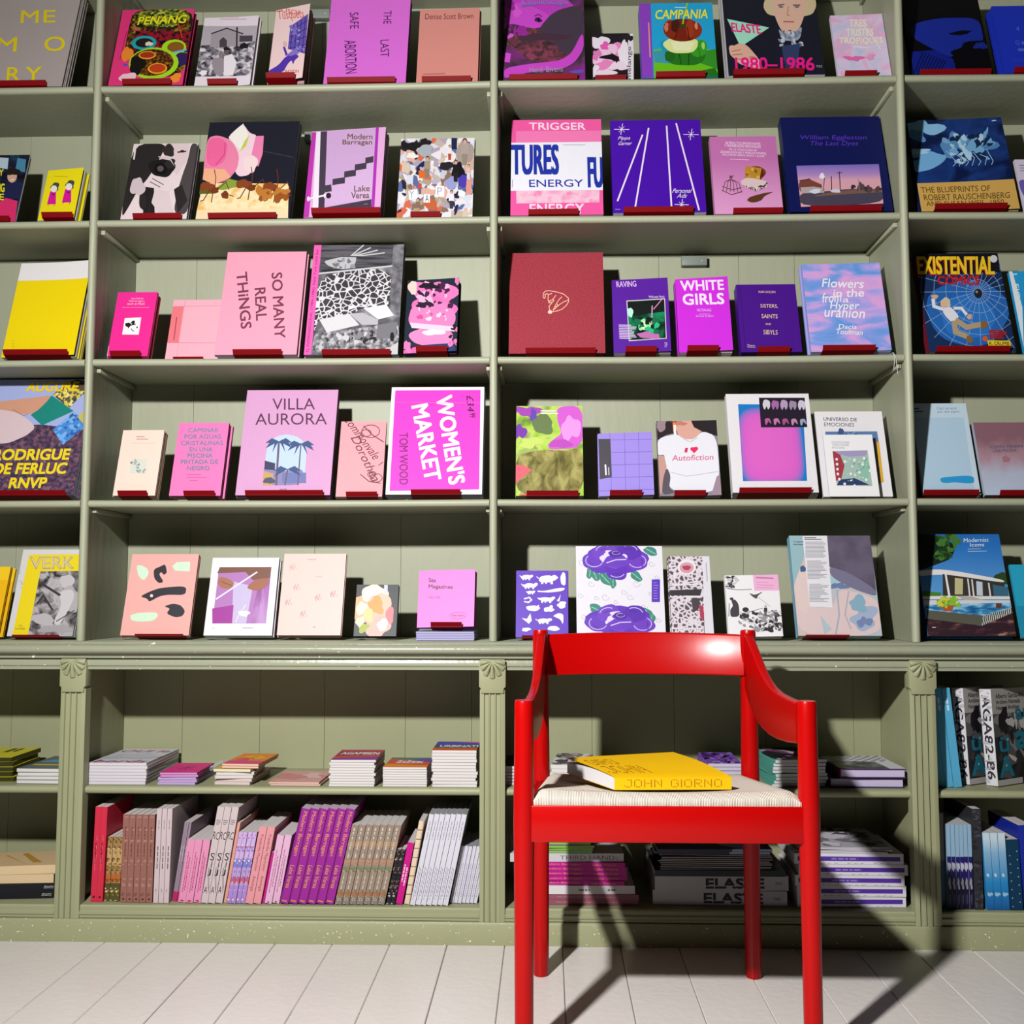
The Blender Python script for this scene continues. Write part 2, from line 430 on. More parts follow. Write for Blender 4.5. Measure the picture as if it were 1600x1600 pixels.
def display(fr, quad, row, n, t, cover, desc, lip=None, art=None, pg='e8e2dc', hard=False, lean=17.0, yaw=0.0, opn=0.0, bow=0.0, name='book', cat='book',
            spine=None, back=None, lipw=0.0135, Yf=0.055, lift=0.0, vary=None):
    ox, oy, sc = FR[fr]
    q = [(ox+x/sc, oy+y/sc) for x, y in quad]
    uvf0 = homog(q)
    uvf = lambda x, y: uvf0(ox+x/sc, oy+y/sc)
    rd = random.Random(desc)
    step = t+0.0015; T = n*step; sl, cl = math.sin(R_(lean)), math.cos(R_(lean))
    zf = ZS[row]+0.0008+(T+0.004)*sl+0.0028*cl+lift
    xl = xAt(q[3][0], Yf, zf); xr = xAt(q[2][0], Yf, zf)
    w = (xr-xl)/math.cos(R_(yaw)); xc = (xl+xr)/2
    yt = (q[0][1]+q[1][1])/2; lo_, hi_ = 0.02, 0.5
    for _ in range(40):
        m_ = (lo_+hi_)/2
        if proj((xc, Yf+m_*sl, zf+m_*cl))[1] > yt: lo_ = m_
        else: hi_ = m_
    h = min(lo_, (ZS[row]+.385-.029-zf)/cl) if row < 6 else lo_
    base = Tr(xc, Yf, zf) @ Rz(yaw) @ Rx(-lean)
    g = 'copies of the '+desc if n > 1 else None
    root = thing(name, desc+', front copy' if n > 1 else desc, cat, g, base)
    book_parts(root, w, h, t, cover, pages(pg), art, uvf, hard, spine=spine, opn=opn, back=back, bow=bow)
    for i in range(1, n):
        M = base @ Tr(rd.uniform(-.003, .003)+0.0012*i*(1 if rd.random() < .5 else -1), i*step, 0.0)
        if i == 1 and (opn or bow):       # the copies behind lie flat
            root = thing(name, '', cat, g, M); book_parts(root, w, h, t, cover, pages(pg), None, None, hard, spine=spine, back=back)
            root['label'] = ('back' if n == 2 else 'second')+' copy behind the '+desc; continue
        dup(root, ('back' if i == n-1 else ORD[i])+' copy behind the '+desc, M, g)
    if lip:                               # folded red metal stand
        lx0, lx1 = [(ox+x/sc) for x in lip]
        a = xAt(lx0, Yf-.02, zf)-xc; b = xAt(lx1, Yf-.02, zf)-xc
        st = thing('book_stand', 'red book stand under the '+desc, 'book stand', 'red metal book stands', base)
        ang = R_(lean+26); th = 0.0016; y0 = -0.0062-bow-math.tan(R_(opn))*max(0, b+w/2)
        mb = MB(); mb.box((a, y0, -0.0027), (b, T+0.0035, -0.0011), STAND); mb.build('base_plate', st)
        dy, dz = -math.sin(ang), math.cos(ang)
        mb = MB(); mb.prism([(y0, -0.0011), (y0+th, -0.0011), (y0+th+dy*lipw, -0.0011+dz*lipw), (y0+dy*lipw, -0.0011+dz*lipw)], lambda p, q2, x: (x, p, q2), a, b, STAND); mb.build('lip', st)
        mb = MB(); mb.box((a, T+0.0015, -0.0011), (b, T+0.0032, min(.11, h*.7)), STAND); mb.build('back_plate', st)
    return root
ROWN = {1: 'top shelf in view', 2: 'second shelf down', 3: 'third shelf down', 4: 'fourth shelf down', 5: 'moulded ledge'}
def stack(x0, x1, row, n, t, depth, cover, desc, face='pages', art=None, spine_art=None, pg='f0ece8', hard=False, Yf=0.05, yaw=0.0, jit=0.003, zoff=0.0, name='book', cat='book',
          spine=None, back=None, low=None, first=0, grp=None, where='', rev=False, uv=None, single=False, tw=1.5):
    """flat pile; x0..x1 pixels of its front edge; returns height of the pile top"""
    z = ZS[row]+0.0006+zoff; rd = random.Random(desc)
    xa = xAt(x0, Yf, z); xb = xAt(x1, Yf, z); W = xb-xa
    bw, bh = (W, depth) if face == 'pages' else (depth, W)
    root = None
    for i in range(n):
        zt = z+(i+1)*(t+0.0005)-0.0002
        M = Tr((xa+xb)/2+rd.uniform(-jit, jit), Yf+depth/2+rd.uniform(0, jit), zt) @ Rz(yaw+rd.uniform(-tw, tw)+(90 if face != 'pages' else 0)) @ Rx(-90) @ Tr(0, 0, -bh/2)
        if n == 1: lb = desc
        elif i == n-1: lb = desc+', topmost of its pile'
        elif i == 0: lb = desc+', lowest of its pile'
        else: lb = desc+', '+ORD2[i]+' from the bottom of its pile'
        if root is None or (art and i == n-1):   # the print shows on the top one only
            root = thing(name, lb+where, cat, grp or (('pile of the '+desc) if n > 1 else None), M)
            book_parts(root, bw, bh, t, cover if i == n-1 or not low else low, pages(pg), art if i == n-1 else None, None, hard, spine_art, spine=spine, back=back)
        else: dup(root, lb+where, M)
    return n*(t+0.0005)+zoff
ORD2 = ['lowest', 'second', 'third', 'fourth', 'fifth', 'sixth', 'seventh', 'eighth', 'ninth', 'tenth', 'eleventh', 'twelfth']
LAST = {}
def spines(xs, row, top, tilt, depth, cover, desc, spine_art=None, pg='efe9e6', hard=False, Yf=0.045, art=None, spine=None, name='book', where='', jit=0.004):
    """upright books spine out; xs = pixel columns of the bottom edges; top = pixel row of the tops"""
    z = ZS[row]+0.0008; n = len(xs)-1; rd = random.Random(desc); ct = math.cos(R_(tilt))
    root = None
    X = [xAt(x, Yf, z) for x in xs]
    t0 = (X[-1]-X[0])/n*ct-0.0012
    xm = (X[0]+X[-1])/2; lo_, hi_ = .02, .5
    for _ in range(40):
        m_ = (lo_+hi_)/2
        if proj((xm, Yf, z+m_*ct))[1] > top: lo_ = m_
        else: hi_ = m_
    h = lo_
    lx, lt, lh = LAST.get(row, (-9, 0, 0))
    push = max(0, lx+.0008+max(0, min(h, lh)*(math.tan(R_(lt))-math.tan(R_(tilt))))-X[0])
    if push > .06: push = 0
    X = [x+push for x in X]; LAST[row] = (X[-1], tilt, h)
    zup = t0*math.sin(R_(-tilt)) if tilt < 0 else 0
    for i in range(n):
        xr = X[0]+(X[-1]-X[0])*(i+1)/n
        M = Tr(xr-.0002, Yf+rd.uniform(0, jit), z+zup) @ Ry(tilt) @ Tr(0, depth/2, 0) @ Rz(90)
        if n == 1: lb = desc
        elif i == 0: lb = desc+', leftmost of the '+NUM[n]
        elif i == n-1: lb = desc+', rightmost of the '+NUM[n]
        else: lb = desc+', '+ORD2[i]+' from left of the '+NUM[n]
        if root is None:
            root = thing(name, lb+where, 'book', ('row of the '+desc) if n > 1 else None, M)
            book_parts(root, depth, h, t0, cover, pages(pg), art, None, hard, spine_art, spine=spine)
        else: dup(root, lb+where, M)
NUM = ['', 'one', 'two', 'three', 'four', 'five', 'six', 'seven', 'eight', 'nine', 'ten']

# ================================================================ SETTING
DX = [-2.333, -1.236, -0.1415, 0.956, 2.051]
BACK = 0.288
fl = MB(); rd = random.Random(5)
sub = MB()
fl.box((-3.6, -4.2, -0.03), (3.4, 0.30, -0.004), '958c84')
pw = 0.1462; x0 = xAt(789, -0.0, 0)
k = -24
while x0+k*pw < 3.3:
    a = x0+k*pw; y = -4.2+rd.uniform(-1.2, 0)
    if a > -3.6:
        while y < 0.30:
            L = rd.uniform(1.2, 2.6); b = min(y+L, 0.30); aa = max(y, -4.2)
            if b > aa:
                dz = rd.uniform(-.0007, .0004); g = rd.uniform(.0002, .0010)
                fl.prism([(a+g, -.004), (a+pw-g, -.004), (a+pw-g, dz-.0018), (a+pw-g-.0018, dz), (a+g+.0018, dz), (a+g, dz-.0018)], lambda p, q, t: (p, t, q), aa+.0006, b-.0006, WHITEF)
            y += L
    k += 1
structure(fl.build('floor'))
wl = MB(); wl.box((-3.6, 0.306, -0.03), (3.4, 0.40, 3.3), 'b9b7a6'); structure(wl.build('wall_back'))

# upper bookcase ------------------------------------------------
bc = thing('bookcase', 'sage green painted bookcase wall with four bays of open shelves above the ledge', 'bookcase', None, Tr(0, 0.15, 0.762))
OFF = Tr(0, -0.15, -0.762)
def part(mb, name, root, smooth=None, bevel=0.0, off=None):
    o = mb.build(name, root, smooth, bevel); o.data.transform(off if off is not None else OFF); return o
ztop = 3.06
for i in range(4):
    a, b = DX[i]+.0102, DX[i+1]-.0102
    mb = MB(); x = a; rr = random.Random(i+3)
    while x < b-.01:
        x2 = min(b, x+rr.uniform(.16, .26))
        if b-x2 < .05: x2 = b
        mb.box((x+.0005, BACK+rr.uniform(0, .0008), .763), (x2-.0005, BACK+.014, ztop), GREEN); x = x2
    part(mb, 'back_panel', bc)
for i, x in enumerate(DX):
    mb = MB(); r = .0105
    mb.prism([(x-.0098, BACK+.016), (x-.0098, .03), (x-r, .028)]+[(x+r*math.cos(t), .022+r*math.sin(t)*1.05) for t in [math.pi+math.pi*j/10 for j in range(11)]]+[(x+r, .028), (x+.0098, .03), (x+.0098, BACK+.016)],
             lambda p, q, t: (p, q, t), .7633, ztop, GREEN)
    part(mb, 'divider', bc, 0.7)
for row in (1, 2, 3, 4, 0):
    z = ZS[row]
    for i in range(4):
        a, b = DX[i]+.0112, DX[i+1]-.0112; rr = random.Random(row*7+i); dz = rr.uniform(-.0006, .0)
        mb = MB(); r = .0096
        prof = [(BACK-.001, z-2*r), (BACK-.001, z), (.03, z)]+[(.026-r*math.sin(t), z-r+r*math.cos(t)) for t in [math.pi*j/8 for j in range(9)]]+[(.03, z-2*r)]
        sag = lambda x, a=a, b=b, s=rr.uniform(.001, .0035): -s*4*(x-a)*(b-x)/(b-a)**2
        mb.rings([[(x, p, q+dz+sag(x)) for p, q in prof] for x in [a+(b-a)*j/10 for j in range(11)]], GREEN)
        part(mb, 'shelf', bc, 0.7)
        for sx in (DX[i]+.0101, DX[i+1]-.0101-.011):
            mb = MB(); mb.box((sx, .045, z-.033), (sx+.011, BACK-.002, z-.0205), GREEN); part(mb, 'batten', bc, None, .0012)
# the thick shelf board standing on the ledge is the ledge itself
ld_ = MB()
hr = [(-.022-.016*math.sin(t), .7435+.0125*math.cos(t)) for t in [math.pi*j/10 for j in range(11)]]
prof = [(BACK+.014, .7205), (BACK+.014, .7625), (-.012, .7625), (-.0145, .7605), (-.0145, .757), (-.02, .756)]+hr+[(-.022, .7285), (-.016, .726), (-.016, .7205)]
ld_.rings([[(x, p, q) for p, q in prof] for x in (-2.36, -1.2, 0, 1.2, 2.08)], GREEN_G)
o = ld_.build('ledge', None, 0.7); tag(o, 'continuous sage green moulded ledge between upper shelves and lower cabinet, paint chipped', 'ledge')

# lower cabinet ---------------------------------------------------
lc = thing('base_cabinet', 'sage green lower cabinet with fluted pilasters, shell carvings and scuffed plinth on floor', 'cabinet', None, Tr(0, 0.15, 0))
OL = Tr(0, -0.15, 0)
for i in range(4):
    a, b = DX[i]+.0122, DX[i+1]-.0122
    mb = MB(); x = a; rr = random.Random(i+13)
    while x < b-.01:
        x2 = min(b, x+rr.uniform(.16, .26))
        if b-x2 < .05: x2 = b
        mb.box((x+.0005, BACK+rr.uniform(0, .0008), .089), (x2-.0005, BACK+.014, .6895), GREEN_L); x = x2
    part(mb, 'back_panel', lc, off=OL)
    mb = MB(); r = .0098; z = ZS[6]
    prof = [(BACK-.001, z-2*r), (BACK-.001, z), (.02, z)]+[(.014-r*math.sin(t), z-r+r*math.cos(t)) for t in [math.pi*j/8 for j in range(9)]]+[(.02, z-2*r)]
    mb.rings([[(x, p, q) for p, q in prof] for x in (a, b)], GREEN_L); part(mb, 'shelf', lc, 0.7, off=OL)
    mb = MB(); mb.box((a, .0, .06), (b, BACK, .0888), GREEN_L); part(mb, 'bottom_board', lc, off=OL)
for x in DX:
    mb = MB(); mb.box((x-.0118, .024, .05), (x+.0118, BACK+.014, .6895), GREEN_L); part(mb, 'divider', lc, off=OL)
    mb = MB(); w = .0325
    cs = [(-w, .022), (-w, -.010), (-.024, -.0125), (-.0215, -.0125), (-.0195, -.0075), (-.0105, -.0075), (-.009, -.0125), (-.0065, -.0125), (-.005, -.008), (.005, -.008), (.0065, -.0125), (.009, -.0125), (.0105, -.0075), (.0195, -.0075), (.0215, -.0125), (.024, -.0125), (w, -.010), (w, .022)]
    mb.prism(cs, lambda p, q, t: (x+p, q, t), .0565, .640, GREEN_L)
    pil = part(mb, 'pilaster', lc, 0.5, off=OL)
    mb = MB(); wb = .0345                # capital block with notched foot
    mb.prism([(-wb, .648), (-w+.003, .644), (-w+.003, .632), (w-.003, .632), (w-.003, .644), (wb, .648), (wb, .706), (wb-.003, .7185), (-wb+.003, .7185), (-wb, .706)], lambda p, q, t: (x+p, t, q), -.0165, .02, GREEN_L)
    part(mb, 'capital', pil, None, .0012, off=OL)
    mb = MB()                             # fan shell: rounded ribs from a point at the top
    cx, cz = x, .714
    for j in range(7):
        a0 = R_(188+j*164/6.0*1.0); L = .040 if 0 < j < 6 else .032
        L = (.033, .036, .041, .044, .041, .036, .033)[j]
        dx, dz = math.cos(a0), math.sin(a0); px, pz = -dz, dx; rs = []
        for s_ in range(8):
            f = s_/7; wdt = .0016+.0068*f*(1 if f < .9 else .8); hgt = .003+.006*math.sin(math.pi*min(1, f*.85+.08))
            rs.append([(cx+dx*L*f+px*wdt*math.cos(t), -.0165-hgt*math.sin(t), cz+dz*L*f+pz*wdt*math.cos(t)) for t in [math.pi*k2/8 for k2 in range(9)]])
        mb.rings(rs, GREEN_L)
    mb.box((cx-.008, -.0225, cz-.006), (cx+.008, -.0165, cz+.004), GREEN_L)
    part(mb, 'shell_carving', pil, 0.9, off=OL)
for i in range(4):
    a, b = DX[i]+.0330, DX[i+1]-.0330
    mb = MB(); prof = [(BACK, .69), (BACK, .7203), (-.006, .7203), (-.006, .715), (-.0075, .713), (-.0075, .701), (-.004, .697), (-.004, .690)]
    mb.rings([[(x, p, q) for p, q in prof] for x in (a, b)], GREEN_G); part(mb, 'frieze', lc, 0.7, off=OL)
mb = MB()
prof = [(.10, .0), (-.016, .0), (-.016, .050), (-.0085, .060), (-.0085, .066), (-.0105, .068), (-.0105, .074), (-.006, .076), (-.006, .086), (-.002, .0887), (.10, .0887)]
prof = [(.10, .0), (-.016, .0), (-.016, .050), (-.0130, .056), (-.0005, .0575), (-.0005, .0887), (.02, .0887), (.10, .0887)]
mb.rings([[(x, p, q) for p, q in prof] for x in (-2.36, -1, 0, 1, 2.08)], GREEN_W); part(mb, 'plinth', lc, 0.5, off=OL)
for i in range(4):
    a, b = DX[i]+.033, DX[i+1]-.033
    mb = MB(); prof = [(-.0004, .058), (-.008, .0585), (-.008, .064), (-.0105, .067), (-.0105, .073), (-.0055, .076), (-.0055, .085), (-.002, .0888), (-.0004, .0888)]
    mb.rings([[(x, p, q) for p, q in prof] for x in (a, b)], GREEN_L); part(mb, 'bottom_moulding', lc, 0.6, off=OL)
# small grey plates screwed to the back boards / shelf undersides
for (px, py, wpx, lb) in ((1085, 408, 40, 'small grey metal plate on the back boards above the magenta and violet paperbacks'), (499, 22, 34, 'small grey metal plate on back boards beside the large orchid pink book'),
                          (494, 213, 38, 'small grey metal plate on back boards behind the mauve staircase book'), (1078, 15, 38, 'small grey metal plate on back boards above the blue and green tomato book')):
    p = atY(px, py, BACK-.02); ww = wpx*.00092; mb = MB()
    mb.box((p.x-ww, BACK-.022, p.z-.013), (p.x+ww, BACK-.0002, p.z+.015), '8d968c')
    o = mb.build('metal_plate', None, None, .0015); tag(o, lb, 'bracket', 'small grey metal plates')
    mb = MB(); mb.lathe([(.0, 0), (.0022, 0), (.0022, .0012), (.0, .0013)], 0, 0, 'c4c8c0', 10); s_ = mb.build('screw', o); s_.data.transform(Tr(p.x+ww*.6, BACK-.022, p.z) @ Rx(90))

# ================================================================ CHAIR
ch = thing('armchair', 'glossy red wooden armchair with woven cream cord seat, standing on the white floor', 'chair', None, Tr(.231, -.42, 0))
OC = Tr(-.231, .42, 0)
FL, FRt, RL, RR = (-.046, -.637), (.507, -.637), (-.016, -.207), (.478, -.207)
for nm, (x, y) in (('front', FL), ('front', FRt)):
    mb = MB(); mb.lathe([(.0, .0005), (.0165, .0005), (.0178, .003), (.0182, .08), (.0188, .25), (.0198, .38), (.0208, .44), (.0206, .50), (.0192, .57), (.0188, .64), (.0188, .676), (.0172, .6815), (.0, .6820)], x, y, RED)
    part(mb, 'leg', ch, 0.7, off=OC)
for (x, y) in (RL, RR):
    mb = MB(); mb.lathe([(.0, .0005), (.0170, .0005), (.0185, .004), (.0188, .1), (.0190, .25), (.0202, .38), (.0212, .45), (.0208, .52), (.0196, .60), (.0190, .70), (.0182, .796), (.0165, .802), (.0, .8025)], x, y, RED)
    part(mb, 'leg', ch, 0.7, off=OC)
def rail(p0, p1, z0, z1, th, name='rail'):
    p0, p1 = Vector(p0), Vector(p1); d = (p1-p0).normalized(); n = Vector((-d.y, d.x))
    mb = MB(); q = [p0+n*th/2, p0-n*th/2, p1-n*th/2, p1+n*th/2]
    mb.add([(a.x, a.y, z0) for a in q]+[(a.x, a.y, z1) for a in q], [(0, 1, 2, 3), (7, 6, 5, 4), (0, 4, 5, 1), (1, 5, 6, 2), (2, 6, 7, 3), (3, 7, 4, 0)], RED)
    return part(mb, name, ch, 0.6, .004, off=OC)
rail((FL[0]+.012, -.640), (FRt[0]-.012, -.640), .410, .481, .024, 'front_rail')
rail((RL[0]+.012, -.207), (RR[0]-.012, -.207), .385, .440, .022, 'rear_rail')
rail((FL[0]+.002, -.625), (RL[0], -.215), .400, .450, .022, 'side_rail')
rail((FRt[0]-.002, -.625), (RR[0], -.215), .400, .450, .022, 'side_rail')
# backrest: curved board between the posts, hollow towards the sitter
mb = MB(); rs = []; N = 28
for i in range(N+1):
    f = i/N; x = RL[0]+.010+(RR[0]-RL[0]-.020)*f; s = 2*f-1
    y = -.205+.050*(1-abs(s)**2.2); sl = .050*2.2*abs(s)**1.2*(1 if s < 0 else -1)*2/(RR[0]-RL[0])
    nx, ny = sl, -1.0; L = math.hypot(nx, ny); nx /= L; ny /= L
    zb, zt = .6945, .7905+.0035*(1-s*s); th = .0105; rg = []
    for (u, v) in arc(th-.004, zt-.004, .004, 0, 90, 3)+arc(-th+.004, zt-.004, .004, 90, 180, 3)+arc(-th+.004, zb+.004, .004, 180, 270, 3)+arc(th-.004, zb+.004, .004, 270, 360, 3):
        tilt = -(v-.742)*.16
        rg.append((x+nx*u, y+ny*u+(v-.742)*.24, v))
    rs.append(rg)
mb.rings(rs, RED); part(mb, 'backrest', ch, 0.8, off=OC)
# arms: flat boards that sweep down from the post tops to the front legs
def arm(p0, p1, name='arm'):
    p0, p1 = Vector(p0), Vector(p1); n = Vector((-(p1-p0).y, (p1-p0).x)).normalized(); th = .0095
    top = [(-.045, .7985), (.0, .7985), (.06, .792), (.13, .776), (.22, .750), (.32, .722), (.42, .701), (.52, .688), (.64, .6805), (.78, .6775), (.93, .6765)]
    bot = [(.93, .594), (.78, .587), (.62, .583), (.48, .584), (.36, .590), (.26, .601), (.17, .617), (.10, .636), (.04, .660), (-.01, .69), (-.045, .72)]
    K = 11; rs = []
    T_ = top; B_ = list(reversed(bot))
    for (sa, za), (sb, zb) in zip(T_, B_):
        rg = []
        for (u, v) in arc(th-.005, 1, .005, 0, 90, 3)+arc(-th+.005, 1, .005, 90, 180, 3)+arc(-th+.005, -1, .005, 180, 270, 3)+arc(th-.005, -1, .005, 270, 360, 3):
            tp = v > 0
            s_ = sa if tp else sb; zz = (za-.005+(v-1)) if tp else (zb+.005+(v+1))
            q = p0+(p1-p0)*s_+n*u
            rg.append((q.x, q.y, zz))
        rs.append(rg)
    mb = MB(); mb.rings(rs, RED); return part(mb, name, ch, 0.8, off=OC)
arm((RL[0]+.004, -.207), (FL[0]+.004, -.637)); arm((RR[0]-.004, -.207), (FRt[0]-.004, -.637))
# woven seat
CORD = bpy.data.materials.new('paper_cord'); CORD.use_nodes = True
nt = CORD.node_tree; b = nt.nodes['Principled BSDF']; b.inputs['Roughness'].default_value = .8; b.inputs['Specular IOR Level'].default_value = .2
tc = nt.nodes.new('ShaderNodeTexCoord'); sp = nt.nodes.new('ShaderNodeSeparateXYZ'); nt.links.new(tc.outputs['Object'], sp.inputs[0])
def mth(op, a, b_=None, v=None):
    n = nt.nodes.new('ShaderNodeMath'); n.operation = op
    nt.links.new(a, n.inputs[0])
    if b_ is not None: nt.links.new(b_, n.inputs[1])
    elif v is not None: n.inputs[1].default_value = v
    return n.outputs[0]
ax = mth('ABSOLUTE', sp.outputs['X']); ay = mth('ABSOLUTE', sp.outputs['Y'])
sd = mth('GREATER_THAN', mth('MULTIPLY', ax, v=1/.25), mth('MULTIPLY', ay, v=1/.21))
mxn = nt.nodes.new('ShaderNodeMix'); mxn.data_type = 'FLOAT'
nt.links.new(sd, mxn.inputs['Factor']); nt.links.new(sp.outputs['X'], mxn.inputs['A']); nt.links.new(sp.outputs['Y'], mxn.inputs['B'])
st_ = mth('ABSOLUTE', mth('SINE', mth('MULTIPLY', mxn.outputs['Result'], v=math.pi/.0031)))
tw = nt.nodes.new('ShaderNodeTexNoise'); tw.inputs['Scale'].default_value = 160; nt.links.new(tc.outputs['Object'], tw.inputs['Vector'])
hh = mth('ADD', st_, mth('MULTIPLY', tw.outputs['Fac'], v=.5))
bp = nt.nodes.new('ShaderNodeBump'); bp.inputs['Strength'].default_value = .6; bp.inputs['Distance'].default_value = .003
nt.links.new(hh, bp.inputs['Height']); nt.links.new(bp.outputs[0], b.inputs['Normal'])
rp = nt.nodes.new('ShaderNodeValToRGB'); rp.color_ramp.elements[0].color = dim('c8bca8'); rp.color_ramp.elements[1].color = dim('eaded0'); rp.color_ramp.elements[1].position = .5
nt.links.new(st_, rp.inputs[0]); nt.links.new(rp.outputs[0], b.inputs['Base Color'])
def seat_z(u, v):      # u -1..1 across, v 0 rear .. 1 front
    return .462+.042*v-.014*(1-u*u)*math.sin(math.pi*min(1, max(0, v)))+.004*abs(u)**3
mb = MB(); vs = []; fs = []; NU, NV = 34, 26
def seat_pt(u, v):
    y = -.205+(-.640+.205)*v; hw_ = (.247-.018)+(.2765-.247)*v
    e = .0; z = seat_z(u, v)
    if v > .96: z -= .010*((v-.96)/.04)**2
    if v < .04: z -= .008*((.04-v)/.04)**2
    if abs(u) > .94: z -= .010*((abs(u)-.94)/.06)**2
    return (.231+u*hw_, y-(.010 if v > .99 else 0), z)
for j in range(NV+1):
    for i in range(NU+1): vs.append(seat_pt(-1+2*i/NU, j/NV))
n0 = len(vs)
for j in range(NV+1):
    for i in range(NU+1):
        p = seat_pt(-1+2*i/NU, j/NV); vs.append((p[0], p[1], .452 if j < NV else .4815))
W_ = NU+1
for j in range(NV):
    for i in range(NU):
        a = j*W_+i; fs.append((a, a+W_, a+W_+1, a+1)); fs.append((n0+a, n0+a+1, n0+a+W_+1, n0+a+W_))
for i in range(NU):
    fs.append((i, i+1, n0+i+1, n0+i)); a = NV*W_+i; fs.append((a+1, a, n0+a, n0+a+1))
for j in range(NV):
    a = j*W_; fs.append((a+W_, a, n0+a, n0+a+W_)); a += NU; fs.append((a, a+W_, n0+a+W_, n0+a))
mb.add(vs, fs, CORD); part(mb, 'woven_seat', ch, 1.0, off=OC)

# ================================================================ BOOKS FACING OUT
K, W, PINK, MAG, VIO = '16141a', 'f2eef2', 'f4a6c4', 'f0209a', '5a1c9c'
NIGHT = '1c1d2b'
bw = lambda sc, seed=0, hi='e6dfe4', lo='1d1a1e', st=(1, 1, 1): PM('noise', sc, [(.36, lo), (.5, '85808a'), (.64, hi)], 8, .6, off=(seed, seed, 0), stretch=st)
# ---- top shelf
display('a', [(-165, -130), (506, -130), (385, 500), (-250, 500)], 1, 3, .013, 'b5a9a5', 'large warm grey hardback with yellow capitals', (-420, 275), hard=True, art=[
    Tx('M', 97, 0, 216, 88, 'f2dc14', b=.01), Tx('E', 250, 0, 330, 88, 'f2dc14', b=.01), Tx('M', -45, 186, 85, 280, 'f2dc14', b=.01), Tx('O', 265, 184, 400, 282, 'f2dc14', b=.01),
    Tx('R', 38, 380, 125, 472, 'f2dc14', b=.01), Tx('Y', 155, 380, 258, 472, 'f2dc14', b=.01)])
display('a', [(762, 52), (1208, 66), (1140, 510), (675, 505)], 1, 2, .02, 'e8387c', 'pink edged cookbook picturing bowls of food', (752, 1058), hard=True, pg='6a2030', art=[
    Pg([(833, 52), (1212, 62), (1175, 300), (1160, 420), (1050, 470), (840, 440), (815, 420), (815, 320), (765, 370), (800, 160)], PM('noise', 45, [(.3, '120d10'), (.47, '2a1a14'), (.55, '6e3a14'), (.63, '8a9a20'), (.7, 'c83a50')], 8, 1.0)),
    Bl(1010, 110, 150, 60, PM('noise', 90, [(.4, '14160c'), (.5, '5c7a22'), (.6, 'c8b83c')], 6), 3), Pg([(975, 175), (1040, 175), (1030, 240), (985, 240)], '5c2a20'),
    Pg([(845, 180), (1190, 200), (1170, 320), (830, 300)], PM('noise', 60, [(.42, '120d10'), (.55, 'a01830'), (.7, '3a1420')], 6)),
    El(898, 255, 78, 42, '18a8b0'), El(900, 255, 55, 28, '281a18'), Bl(930, 262, 22, 14, 'e8d8c8', 4),
    El(1085, 290, 75, 48, 'a8e020'), El(1095, 288, 52, 32, '8a5a1c'), Bl(795, 320, 35, 45, 'f08a2c', 7), El(1130, 360, 40, 40, '301f5a'), Ln([(1075, 320), (1165, 305)], 9, '6ab0e8'),
    El(960, 380, 155, 95, 'a4dc28'), El(950, 375, 135, 80, PM('noise', 110, [(.4, '241410'), (.55, '6e3a14'), (.66, 'a8821c')], 6)), Bl(860, 385, 48, 60, '17120f', 9),
    El(920, 330, 54, 24, 'f0a82c'), El(920, 329, 46, 18, 'a83214'), El(985, 412, 60, 32, 'f6b020'), El(985, 410, 51, 26, 'c2401a'), Ln([(1110, 150), (1135, 235)], 8, 'd8401c'), Ln([(1150, 160), (1110, 170), (1160, 185)], 8, '9a4a24'),
    Bl(800, 462, 52, 30, 'f4c8d0', 11), Bl(1100, 470, 30, 28, 'f2902c', 12), El(783, 384, 14, 8, '4a5ac8'),
    Lines(785, 200, 0, 0, 1, 1, K), Ln([(790, 180), (748, 352)], 3, 'a01850'), Tx('PENANG', 862, 100, 1160, 148, 'f4ec1c', b=.02, sh=.3), Lines(985, 83, 1045, 1, 4, 6, 'e8e06a')])
display('a', [(1282, 118), (1608, 100), (1565, 514), (1212, 512)], 1, 2, .007, 'ece0ea', 'pale magazine picturing a couple on a rocky hillside', (1290, 1475), pg='e8d8e0', bow=.006, name='magazine', cat='magazine', art=[
    Pg([(1275, 162), (1600, 158), (1570, 455), (1222, 450)], bw(55, 1)), Pg([(1275, 162), (1600, 158), (1590, 250), (1256, 270)], 'b9b0b8'),
    Pg([(1320, 205), (1410, 172), (1510, 205), (1500, 275), (1310, 280)], 'a59ca4'), Ln([(1318, 204), (1410, 172), (1512, 204)], 7, '3a343a'), Pg([(1368, 280), (1368, 240), (1390, 222), (1412, 240), (1412, 280)], '4a444a'),
    Rc(1468, 165, 1478, 280, '37323a'), Rc(1490, 215, 1572, 250, '4c464e'), Pg([(1490, 290), (1495, 265), (1520, 255), (1545, 268), (1545, 290)], '201c22'),
    Ln([(1366, 300), (1350, 455)], 5, 'd8ccd4'), Bl(1365, 390, 36, 62, '9a9098', 3), El(1378, 322, 16, 20, '8a7c80'), Pg([(1395, 335), (1445, 320), (1475, 370), (1455, 450), (1395, 450)], 'efe8ee'), El(1411, 305, 18, 22, '6a5e62'), Bl(1411, 290, 18, 10, '221c20', 4),
    Lines(1370, 110, 1540, 2, 12, 5, 'e2b8cc'), Bl(1270, 430, 25, 14, W, 5)])
